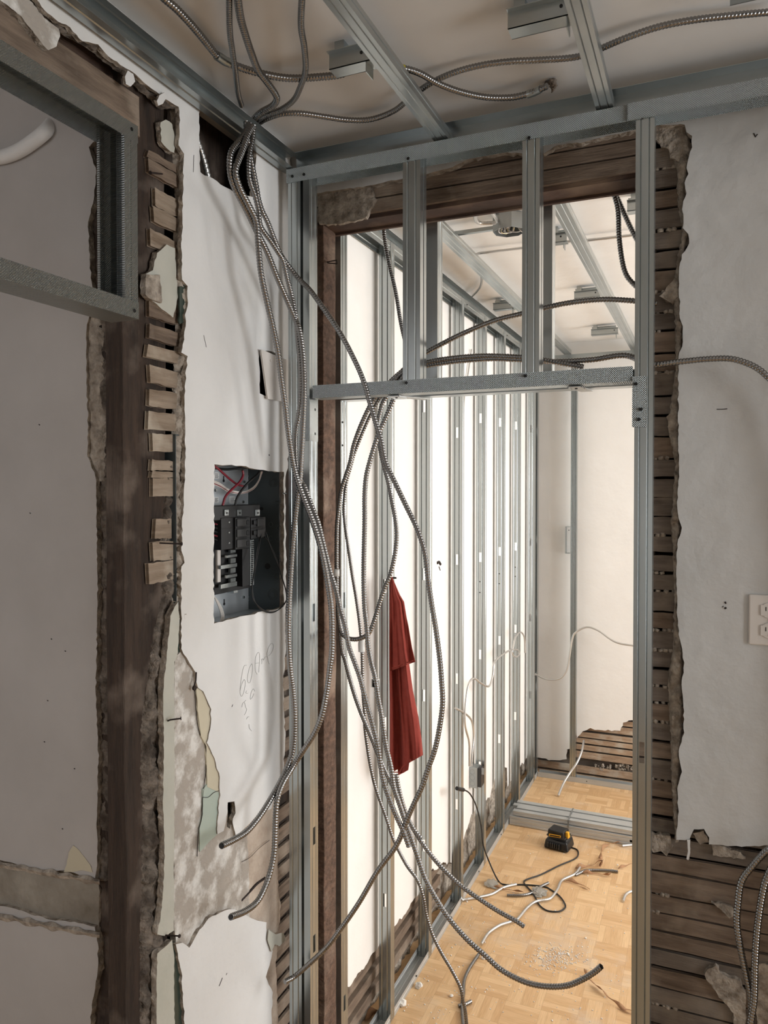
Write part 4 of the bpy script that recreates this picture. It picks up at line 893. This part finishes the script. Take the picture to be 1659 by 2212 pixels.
wire('black_wire', 'cord', [(458, 1010, -1.05), (490, 1014, -1.055), (530, 1010, -1.05), (560, 1012, -1.045)], .0030)
for k in range(5):
    wire('white_wire' if k % 2 else 'branch_wire', 'whitew' if k % 2 == 0 else 'redw' if k == 3 else 'whitew', [(455, 1036 + 2 * k, -1.055), (475, 1044 + 2 * k, -1.055), (497, 1058 + 1.5 * k, -1.06), (525, 1062 + k, -1.066), (547, 1052 + 1.2 * k, -1.06), (559, 1036 + k, -1.05), (564 + .8 * k, 1018, -1.04)], .0011)
for k in range(4):
    wire('white_wire', 'whitew', [(458, 1280 + 2 * k, -1.04), (466 + k, 1296, -1.045), (474 + 2 * k, 1315, -1.05), (478 + 2 * k, 1332, -1.05), (474 + 2 * k, 1346, -1.04)], .0013)
wire('black_wire', 'cord', [(562, 1160, -1.02), (556, 1185, -1.012), (548, 1240, -1.005), (544, 1280, -.998), (550, 1300, -.992), (568, 1317, -.988), (588, 1322, -.988), (606, 1314, -.990), (618, 1298, -.992), (617, 1275, -.993), (609, 1248, -.996), (598, 1210, -1.008), (583, 1175, -1.015), (572, 1160, -1.02)], .0013)
wire('black_wire', 'cord', [(565, 1150, -1.02), (560, 1180, -1.012), (550, 1235, -1.004), (545, 1270, -.999), (552, 1303, -.993), (570, 1320, -.990), (590, 1323, -.989), (609, 1310, -.991), (620, 1290, -.992), (614, 1262, -.994), (600, 1220, -1.006), (583, 1178, -1.014), (575, 1150, -1.02)], .0013)
for k in range(6): wire('branch_wire', 'redw' if k % 3 == 1 else 'cord', [(455, 1122 + 8 * k, -1.045), (468, 1124 + 8.5 * k, -1.04), (480, 1127 + 8.8 * k, -1.036)], .0018)
ns = MB().tube([onX(612, 1066, XL - .01), onX(619, 1066, XL + .018)], .0012, 8).cyl(onX(612, 1066, XL + .0), X, .003, .002).build('cover_screw', M['steel'], pn)

# blank plate hanging crooked over its box hole
bp = empty('cover_plate', (-.99, 1.53, 2.0), 'ivory blank cover plate hanging crooked over a dark hole in the left wall', 'cover plate')
q = [onX(562, 757, XL + .006), onX(623, 782, XL + .004), onX(621, 868, XL + .004), onX(576, 860, XL + .007)]
mb = MB(); mb.prism([v + X * .004 for v in q], (-.004, 0, 0)); mb.build('plate', M['ivory'], bp, .0025)
for px, py in ((584, 779), (592, 847)): MB().cyl(onX(px, py, XL + .009), X, .003, .0022, 12).build('screw', M['ivory'], bp)
MB().box((-1.08, 1.51, 1.95), (-1.075, 1.67, 2.09)).build('dark_box', M['black'], bp)
# duplex outlet on the right
oc = onY(1660, 1335, YB); ol = empty('power_outlet', oc, 'white duplex power outlet on the right-hand wall at the edge of the view', 'outlet')
pa = onY(1617, 1283, YB); pb = onY(1617, 1391, YB); w_ = .078
zc_ = (pa.z + pb.z) / 2; hh = (pa.z - pb.z) / 2
MB().box((pa.x, YB - .006, zc_ - hh), (pa.x + w_, YB, zc_ + hh)).build('face_plate', M['ivory'], ol, .003)
for s in (-1, 1):
    c = Vector((pa.x + w_ / 2, YB - .006, zc_ + s * .021))
    r_ = MB().cyl(c, -Y, .0165, .002, 28).box(c + Vector((-.0167, -.0026, -.011)), c + Vector((.0167, 0, .011))).build('receptacle', M['ivory'], ol, .0006)
    MB().box(c + Vector((-.0075, -.0031, -.001)), c + Vector((-.0058, -.0024, .0075))).box(c + Vector((.0058, -.0031, -.0005)), c + Vector((.0075, -.0024, .0065))).cyl(c + Vector((0, -.0031, -.0085)), Y, .0026, .0006, 12).build('slots', M['black'], r_)
MB().cyl((pa.x + w_ / 2, YB - .0065, zc_), -Y, .003, .001, 12).build('screw', M['ivory'], ol)

# small marks and holes in the plaster
def mark(L, fn, c, par, r=.0008, nm='nick'):
    MB().tube([fn(a, b, c) for a, b in L], r, 6).build(nm, M['nail'], par)
for L, r in (([(1548, 884), (1560, 884), (1571, 883)], .0008), ([(1566, 1300), (1568, 1304)], .0018), ([(1566, 1312), (1568, 1315)], .0026), ([(1628, 288), (1632, 296), (1636, 290)], .0012), ([(1560, 1312), (1563, 1309)], .0007)): mark(L, onY, YB - .0003, wb, r)
for L, r in (([(473, 2130), (477, 2120), (480, 2112)], .0013), ([(488, 2106), (490, 2102)], .001), ([(501, 1527), (503, 1522)], .0006), ([(581, 982), (582, 984)], .0012), ([(440, 724), (446, 750)], .0004), ([(419, 335), (418, 372)], .0004)): mark(L, onX, XL + .0008, wl, r)
mark([(944, 1216), (948, 1214), (951, 1219)], onX, XL + .0008, wf, .006); mark([(948, 1224), (951, 1232)], onX, XL + .0008, wf, .002)
for q in ((140, 1406), (110, 1380), (160, 1660), (134, 1790), (102, 1513), (95, 1602), (84, 917), (64, 1108)):
    mark([q, (q[0] + 2, q[1] + 1)], onY, gy - .0006, wg, .0009)
# nails and small fixings on the left wall
def nail(label, L, r=.0016, plane='x'):
    P = [onX(a, b, c) for a, b, c in L]; mb = MB().tube(P, r, 8); d = (P[-1] - P[-2]).normalized(); mb.cyl(P[-1], d, r * 2.2, .0015, 10)
    tag(mb.build('nail', M['nail']), label, 'nail')
nail('bent nail standing out of the lath stub near the top of the timber post', [(352, 376, -1.022), (335, 374, -.99), (325, 373, -.985)])
nail('long black nail sticking out level beside the lath stubs, left of the electrical panel', [(345, 1173, -1.01), (370, 1174, -.985), (392, 1175, -.965)])
nail('rusty nail poking from the crumbling mortar below the electrical panel', [(355, 1560, -1.02), (368, 1555, -.99), (390, 1552, -.975)])
nail('black nail sticking out at the foot of the torn plaster strip', [(352, 2020, -1.01), (370, 2021, -.985), (387, 2022, -.965)])
tag(MB().tube([onY(706, 566, 1.80), onY(727, 562, 1.775), onY(728, 570, 1.775), onY(708, 568, 1.80)], .0014, 7).build('nail', M['nail']), 'bent black nail in the upper part of the timber door post', 'nail')
tag(MB().tube([onX(424, 1452, XL + .002), onX(423, 1470, XL + .004), onX(418, 1486, XL + .006), onX(420, 1492, XL + .003)], .0016, 7).cyl(onX(418, 1486, XL + .003), X, .005, .005, 10).build('wire_stub', M['nail']), 'small knotted black wire stub on the crack edge below the panel', 'wire')
# crack lines: thin raised torn edge from the knot down
MB().tube(catmull([onX(a, b, XL - .004) for a, b in ((421, 1490), (424, 1540), (430, 1580), (444, 1612), (445, 1660), (438, 1720), (436, 1765), (428, 1800), (426, 1850))], .006), .0009, 5).build('crack_edge', M['nail'], wl)
q = [(596, 1740)]
# hairline cracks and dark slots low on the wall
for L, r in (([(582, 1815), (560, 1832), (540, 1852), (522, 1862)], .0006), ([(572, 1897), (556, 1908), (540, 1925), (521, 1945)], .0028), ([(438, 1722), (450, 1722), (462, 1712), (474, 1708)], .0006)):
    MB().tube(catmull([onX(a, b, XL - .008 if r > .001 else XL - .0025) for a, b in L], .004), r, 6, 0, (.009, .35) if r > .001 else None).build('crack', M['nail'], wl)
# junction box on the far stud
jb = empty('junction_box', (-.93, 3.4, .75), 'grey steel junction box with round knockouts, fixed low on a far room stud', 'junction box')
a = onX(1009, 1654, -.915); b = onX(1028, 1706, -.915)
x0, x1 = -.955, -.905; 
pA = onY(1009, 1656, 3.33); pB = onY(1031, 1704, 3.33)
MB().box((pA.x, 3.33, pB.z), (pB.x, 3.384, pA.z)).build('box_body', M['zinc'], jb, .002)
MB().box((pB.x, 3.335, pB.z + .006), (pB.x + .016, 3.38, pA.z - .002)).build('box_cover', M['blackm'], jb, .001)
MB().box((pB.x + .016, 3.34, pA.z - .03), (pB.x + .028, 3.342, pA.z)).build('mounting_tab', M['zinc'], jb)
for k in range(3):
    c = Vector(((pA.x + pB.x) / 2, 3.3295, pA.z - (pA.z - pB.z) * (.22 + .28 * k))); MB().ring(c, Y, .011, .0008).build('knockout', M['steel'], jb)
# ceiling junction box in the far room
cj = onZ(1070, 512, 2.565); jc = empty('ceiling_box', cj, 'open octagonal steel junction box on the far ceiling with loose white wires', 'junction box')
R_ = .052; c = Vector((cj.x + .045, cj.y, 2.575))
vs = []; mb = MB(); n8 = 8
o8 = [(math.cos(.3927 + .7854 * i) * R_, math.sin(.3927 + .7854 * i) * R_) for i in range(8)]
mb.add([c + Vector((a, b, 0)) for a, b in o8] + [c + Vector((a, b, .05)) for a, b in o8], [(i, (i + 1) % 8, 8 + (i + 1) % 8, 8 + i) for i in range(8)] + [tuple(range(8, 16))])
ob = mb.build('box_shell', M['zinc'], jc); sd = ob.modifiers.new('wall', 'SOLIDIFY'); sd.thickness = .0015
MB().cyl(c + Z * .03, Z, R_ * .85, .002, 8).build('box_inside', M['black'], jc)
for k in range(6):
    a = random.uniform(0, 6.28); q = c + Vector((math.cos(a) * .02, math.sin(a) * .02, .02))
    MB().tube(catmull([q + Z * .02, q - Z * .015 + X * random.uniform(-.03, .03), q + Vector((random.uniform(-.03, .03), random.uniform(-.03, .03), -.012)), q + Z * .015], .004), .0018, 6).build('loose_wire', M['whitew' if k % 3 else 'copper'], jc)
fc('pale armoured cable looping over the far ceiling box from behind', [onZ(a, b, 2.60) for a, b in ((1060, 455), (1072, 472), (1078, 486), (1084, 494))], .006)
fc('pale armoured cable bent into the top of the far ceiling box', [onZ(a, b, 2.60) for a, b in ((1030, 452), (1027, 470), (1035, 481), (1060, 482), (1085, 480), (1098, 490))], .0065)
br = MB().box((onZ(955, 507, 2.6).x, cj.y + .005, 2.592), (cj.x + .0, cj.y + .02, 2.604)); top(br.build('support_bar', M['steelh']), 'narrow steel bar holding the far ceiling box beside the first ceiling channel', 'bar')

# ================================================================== RED SHIRT
sh = empty('t_shirt', (-.93, 2.22, 1.55), 'brick red cotton t-shirt hanging from a stud in the far room', 't-shirt')
def cloth(nm, rows, yb, amp, ph, nu=26, step=3., lean=.0, hem=None):
    vs = []; y0, y1 = rows[0][0], rows[-1][0]; nv = int((y1 - y0) / step)
    for j in range(nv + 1):
        y = y0 + (y1 - y0) * j / nv
        for a, b in zip(rows, rows[1:]):
            if a[0] <= y <= b[0]: break
        t = (y - a[0]) / (b[0] - a[0]); xl = a[1] + (b[1] - a[1]) * t; xr = a[2] + (b[2] - a[2]) * t
        A = amp * min(1, .25 + (y - y0) / 140)
        for i in range(nu + 1):
            s = i / nu
            sag = (a[3] if len(a) > 3 else 0) * s
            d = A * (math.sin(s * 8.5 + ph + (y - y0) * .003) + .55 * math.sin(s * 17 + ph * 2 - (y - y0) * .005) + .25 * math.sin(s * 37 + (y - y0) * .012)) + .010 * math.sin(math.pi * s)
            d += .003 * noise.noise(Vector((s * 6, y * .03, ph)))
            yedge = (hem(s) if hem else 0) * ((y - y0) / (y1 - y0))
            p = onY(xl + (xr - xl) * s, y + yedge, yb); p -= ray_dir(p) * (d + A * 1.3)
            vs.append(p)
    fs = [(j * (nu + 1) + i, j * (nu + 1) + i + 1, (j + 1) * (nu + 1) + i + 1, (j + 1) * (nu + 1) + i) for j in range(nv) for i in range(nu)]
    mb = MB(); mb.add(vs, fs, 0, True); o = mb.build(nm, M['red'], sh)
    sd = o.modifiers.new('cloth', 'SOLIDIFY'); sd.thickness = .0025; sd.offset = 1
    return o
def ray_dir(p): return (p - Vector((0, 0, H))).normalized()
cloth('shirt_body', [(1250, 842, 846), (1290, 841, 862), (1350, 841, 876), (1440, 841, 884), (1500, 842, 892), (1560, 842, 904), (1610, 842, 911), (1645, 843, 914)], 2.257, .014, .6, 34, hem=lambda s: 26 * (1 - s) + (14 if .25 < s < .55 else 0) - 14 * s)
cloth('sleeve', [(1246, 845, 847), (1285, 843, 864), (1300, 843, 873), (1350, 843, 881), (1400, 843, 889), (1430, 843, 896)], 2.225, .009, 2.2, 20, hem=lambda s: 20 * (1 - s))
mb = MB(); mb.tube([onY(846 + k * 2.1, 1664 - max(0, (k - 8)) * 2.2 + (4 if k < 10 else 0), 2.222) for k in range(20)], .0018, 6)
mb.build('hem', M['red'], sh)
MB().tube([onY(846 + k * 2.55, 1443 - k * .9, 2.20) for k in range(19)], .0016, 6).build('sleeve_hem', M['red'], sh)

# ================================================================== FAR FLOOR
# bundle of channels
y0b = 3.86
bA = channel('metal_stud', M['steelf'], (-.94, y0b, .003), Z, Y, X, 2.4, web=.043, fl=.065, lip=.006, holes=(.62, 1.3))
top(bA, 'galvanised stud lying at the bottom front of the bundle on the far floor', 'stud')
for k in range(4):
    o = channel('metal_stud', M['steelf'], (-.925 - .008 * k + .02 * (k % 2), y0b + .010 + k * .036, .072 + .004 * (k % 2)), Y, -Z, X, 2.2, web=.030, fl=.022, lip=.0, groove=True)
    top(o, ('galvanised channel on top of the floor bundle, %s' % ('front one', 'second from the front', 'third from the front', 'rearmost one')[k]), 'channel')
o = channel('metal_stud', M['steelf'], (-.93, y0b + .075, .003), Y, Z, X, 2.3, web=.075, fl=.040, lip=.0); top(o, 'wide galvanised channel under the rear of the floor bundle', 'channel')
px_ = onZ(1230, 1760, .08).x
tag(MB().box((px_, y0b - .002, .03), (px_ + .007, y0b, .075)).box((px_, y0b - .002, .0745), (px_ + .007, y0b + .155, .077)).box((px_, y0b + .153, .005), (px_ + .007, y0b + .155, .077)).build('steel_strap', M['zinc']), 'dark strap wrapped around the bundle of metal channels on the far floor', 'strap')
# battery charger with a battery on it
cb = onZ(1201, 1838, 0); cg = empty('battery_charger', cb, 'black battery charger lying on the parquet in the far room, with its cord', 'charger')
def rb(nm, c, sx, sy, sz, mat, par, bev, rot=0.0, tap=.85):
    ca, sa = math.cos(rot), math.sin(rot)
    def R(x, y, z): return (c[0] + x * ca - y * sa, c[1] + x * sa + y * ca, c[2] + z)
    v = [R(-sx, -sy, 0), R(sx, -sy, 0), R(sx, sy, 0), R(-sx, sy, 0), R(-sx * tap, -sy * tap, sz), R(sx * tap, -sy * tap, sz), R(sx * tap, sy * tap, sz), R(-sx * tap, sy * tap, sz)]
    mb = MB(); mb.add(v, [(0, 3, 2, 1), (4, 5, 6, 7), (0, 1, 5, 4), (1, 2, 6, 5), (2, 3, 7, 6), (3, 0, 4, 7)])
    return mb.build(nm, mat if not isinstance(mat, str) else M[mat], par, bev)
rot = -.15
rb('charger_body', (cb.x + .006, cb.y + .05, .002), .062, .055, .046, 'black', cg, .010, rot)
for k in range(6):
    MB().box((cb.x - .040 + k * .0105, cb.y - .006 - .0018 * k, .014), (cb.x - .034 + k * .0105, cb.y + .006 - .0018 * k, .036)).build('cooling_rib', M['blackm'], cg, .001)
rb('cradle', (cb.x + .01, cb.y + .055, .046), .048, .042, .008, 'blackm', cg, .003, rot)
cordp = [onZ(a, b, .004) for a, b in ((1228, 1829), (1246, 1835), (1249, 1846), (1240, 1856), (1207, 1870), (1169, 1889), (1140, 1899), (1132, 1907), (1150, 1928), (1160, 1945), (1166, 1956), (1182, 1967), (1207, 1969), (1221, 1960), (1218, 1948), (1207, 1934), (1190, 1922), (1175, 1915), (1130, 1911), (1092, 1911), (1076, 1902))]
cordp += [onX(1056, 1860, -.90), onX(1043, 1822, -.905), onX(1040, 1790, -.91), onX(1030, 1745, -.915), onX(1016, 1716, -.92), onX(1002, 1706, -.925), onX(990, 1704, -.93)]
MB().tube(catmull(cordp, .01), .0032, 8).build('power_cord', M['cord'], cg)
MB().tube([onX(1001, 1706, -.925), onX(994, 1705, -.928), onX(987, 1703, -.93)], .008, 10).build('plug', M['cord'], cg)
bt = empty('battery_pack', (cb.x, cb.y + .05, .054), 'black and yellow cordless tool battery pack sitting on the charger', 'battery')
rb('battery_body', (cb.x + .002, cb.y + .05, .055), .043, .036, .034, 'black', bt, .005, rot - .1, .92)
rb('battery_base', (cb.x + .004, cb.y + .052, .0545), .047, .039, .008, 'blackm', bt, .002, rot - .1, 1)
fx = cb.x - .012
m_ = MB().box((cb.x - .036, cb.y + .009, .061), (cb.x + .022, cb.y + .0115, .073)).build('yellow_badge', M['yellow'], bt, .0008)
MB().box((cb.x - .031, cb.y + .0083, .064), (cb.x + .017, cb.y + .0092, .070)).build('badge_bars', M['black'], bt)
rb('release_clip', (cb.x + .047, cb.y + .040, .056), .010, .012, .028, 'yellow', bt, .002, rot - .1, .7)
# offcuts of armoured cable on the floor
def off(label, L, r=.0055, m='cablel', z=.006): fc(label, [onZ(a, b, z) for a, b in L], r, m)
off('pale cable offcut lying on the parquet at the foot of the third stud', [(974, 1967), (992, 1947), (1012, 1942), (1030, 1939), (1063, 1931), (1088, 1917), (1116, 1910)])
off('short ribbed cable offcut lying across the black cord on the floor', [(1095, 1934), (1127, 1934), (1150, 1928), (1169, 1915), (1185, 1907)], .006, 'cable')
off('longest wavy cable offcut snaking over the middle of the parquet', [(1040, 2039), (1056, 2015), (1079, 1999), (1100, 1992), (1117, 1986), (1140, 1960), (1159, 1947), (1188, 1941), (1204, 1922), (1214, 1902), (1240, 1889), (1249, 1880), (1256, 1867)], .0055, 'cablel', .009)
off('dark ribbed cable offcut lying straight among brown paper strips', [(1243, 1890), (1265, 1881), (1291, 1880), (1315, 1881), (1335, 1883)], .007, 'cable')
off('ribbed cable offcut on the floor running towards the bottom of the view', [(1035, 2060), (1014, 2092), (1003, 2118), (1001, 2147), (998, 2176), (1002, 2230)], .0058, 'cable')
off('short dark cable stub on the floor under the hanging thin cable', [(990, 2173), (1004, 2170), (1018, 2163)], .006, 'cable')
off('pale curved cable offcut on the floor cut off by the right jamb stud', [(1346, 1947), (1352, 1933), (1366, 1925), (1400, 1922)], .0055)
off('small pale cable offcut on the floor beside the bundle, half hidden by the jamb', [(1344, 1827), (1366, 1825), (1400, 1823)], .0065)
# brown paper strips
def strip(label, L, w_=.012, tw=2.0):
    P = catmull([onZ(a, b, .004) for a, b in L], .008); vs = []; n = len(P)
    for i, p in enumerate(P):
        t = (P[min(i + 1, n - 1)] - P[max(i - 1, 0)]).normalized(); s = Vector((-t.y, t.x, 0)); a = tw * math.sin(i * .35) * .5
        ww = w_ * (.6 + .4 * math.sin(i * .5 + 1)) * (min(1, .2 + min(i, n - 1 - i) / 4)); d = s * math.cos(a) * ww / 2 + Z * math.sin(a) * ww / 2
        b = p + Z * (abs(d.z) + .002 + .002 * math.sin(i * .9)); vs += [b - d, b + d]
    mb = MB(); mb.add(vs, [(2 * i, 2 * i + 1, 2 * i + 3, 2 * i + 2) for i in range(n - 1)], 0, True); o = mb.build('paper_strip', M['paper'])
    sd = o.modifiers.new('paper', 'SOLIDIFY'); sd.thickness = .0006
    tag(o, label, 'paper')
strip('twisted brown paper strip curling from the bundle to the dark offcut', [(1345, 1822), (1320, 1824), (1303, 1833), (1297, 1850), (1300, 1866)], .018)
strip('crumpled brown paper strip beside the pale end of the longest offcut', [(1243, 1877), (1262, 1874), (1285, 1870), (1302, 1860), (1296, 1872)], .028)
strip('brown paper strip lying under the straight dark offcut', [(1256, 1886), (1290, 1889), (1318, 1893), (1308, 1886)], .022)
strip('flat brown paper strip right of the cord loop', [(1222, 1903), (1240, 1907), (1258, 1914), (1274, 1922)], .022)
strip('brown paper strip left of the cord loop, near the small clear bag', [(1065, 1916), (1085, 1921), (1110, 1926), (1132, 1930)], .018)
strip('long thin brown paper strip curving to the bottom right of the floor', [(1262, 2094), (1270, 2112), (1290, 2134), (1315, 2155), (1340, 2176), (1366, 2188), (1400, 2200)], .016)
strip('brown paper strip reaching out from behind the right jamb', [(1335, 1878), (1350, 1872), (1368, 1866)], .016)
strip('torn brown paper heap at the foot of the first far stud', [(790, 2205), (810, 2190), (832, 2188), (850, 2170), (835, 2178)], .035, 3)
# crumbs and dust
mb = MB()
for i in range(900):
    if random.random() < .5: a, b = random.gauss(1200, 30), random.gauss(2070, 14)
    else: a, b = random.uniform(860, 1365), random.uniform(1800, 2212)
    p = onZ(a, b, 0)
    if p.x < -.93: continue
    r = random.uniform(.0008, .003) * (1.6 if random.random() < .06 else 1)
    mb.cyl(p, (random.uniform(-.6, .6), random.uniform(-.6, .6), 1), r, r * 1.1, 5, 0, r * .6)
tag(mb.build('plaster_crumbs', M['crumb']), 'fine plaster crumbs scattered over the parquet of the far room', 'debris', None, 'stuff')
for (a, b, s, lb) in ((868, 2170, .016, 'grey plaster chunk on the floor track by the first far stud'), (905, 2132, .014, 'white plaster flake on the floor right of the first far stud'), (1022, 2037 + 5, .006, 'tiny plaster lump beside the end of the longest offcut'), (975, 2153, .007, 'small white plaster flake left of the ribbed offcut'), (1045, 2071, .008, 'small grey lump between the two ribbed offcuts')):
    p = onZ(a, b, 0); mb = MB(); vs = []; 
    bm = bmesh.new(); bmesh.ops.create_icosphere(bm, subdivisions=2, radius=s)
    for v in bm.verts: v.co *= 1 + .45 * noise.noise(v.co * 90 + Vector((a, b, 0)))
    for v in bm.verts: v.co.z = max(v.co.z * .6 + s * .45, 0)
    me = bpy.data.meshes.new('plaster_chunk'); bm.to_mesh(me); bm.free(); me.materials.append(M['crumb'])
    o = bpy.data.objects.new('plaster_chunk', me); COL.objects.link(o); o.location = p; tag(o, lb, 'plaster chunk')
def bagm():
    m, n, l, p = nodes('clear_plastic_film'); p.inputs['Base Color'].default_value = (.75, .72, .65, 1); p.inputs['Roughness'].default_value = .15; p.inputs['Transmission Weight'].default_value = .7; return m
M['film'] = bagm()
for (a, b, s, lb) in ((1165, 1930, .028, 'crumpled clear plastic bag under the short ribbed offcut'), (1062, 1912, .026, 'crumpled clear plastic bag beside the brown paper left of the cord'), (985, 1940, .022, 'crumpled clear plastic bag at the foot of the third stud')):
    bm = bmesh.new(); bmesh.ops.create_icosphere(bm, subdivisions=4, radius=s)
    for v in bm.verts:
        v.co *= 1 + .8 * abs(noise.noise(v.co * 70 + Vector((a, 0, 0)))); v.co.z = max(v.co.z * .35 + s * .25, 0.0005)
    me = bpy.data.meshes.new('plastic_bag'); bm.to_mesh(me); bm.free(); me.materials.append(M['film'])
    o = bpy.data.objects.new('plastic_bag', me); COL.objects.link(o); o.location = onZ(a, b, 0); tag(o, lb, 'plastic bag')

# repeats of one kind share a group
GR = {'armoured_cable': 'armoured electrical cables', 'metal_track': 'galvanised frame tracks', 'wall_track': 'ceiling edge tracks', 'ceiling_channel': 'galvanised ceiling channels', 'hanger_bracket': 'ceiling hanger brackets',
      'paper_strip': 'brown paper strips on the floor', 'plaster_chunk': 'plaster chunks on the floor', 'plastic_bag': 'clear plastic bags on the floor', 'nail': 'old nails in the walls', 'tie_strip': 'tie strips between the header tracks', 'metal_stud': 'galvanised studs of the metal frames'}
for o in COL.objects:
    b = o.name.split('.')[0]
    if o.parent is None and b in GR and 'group' not in o: o['group'] = GR[b]
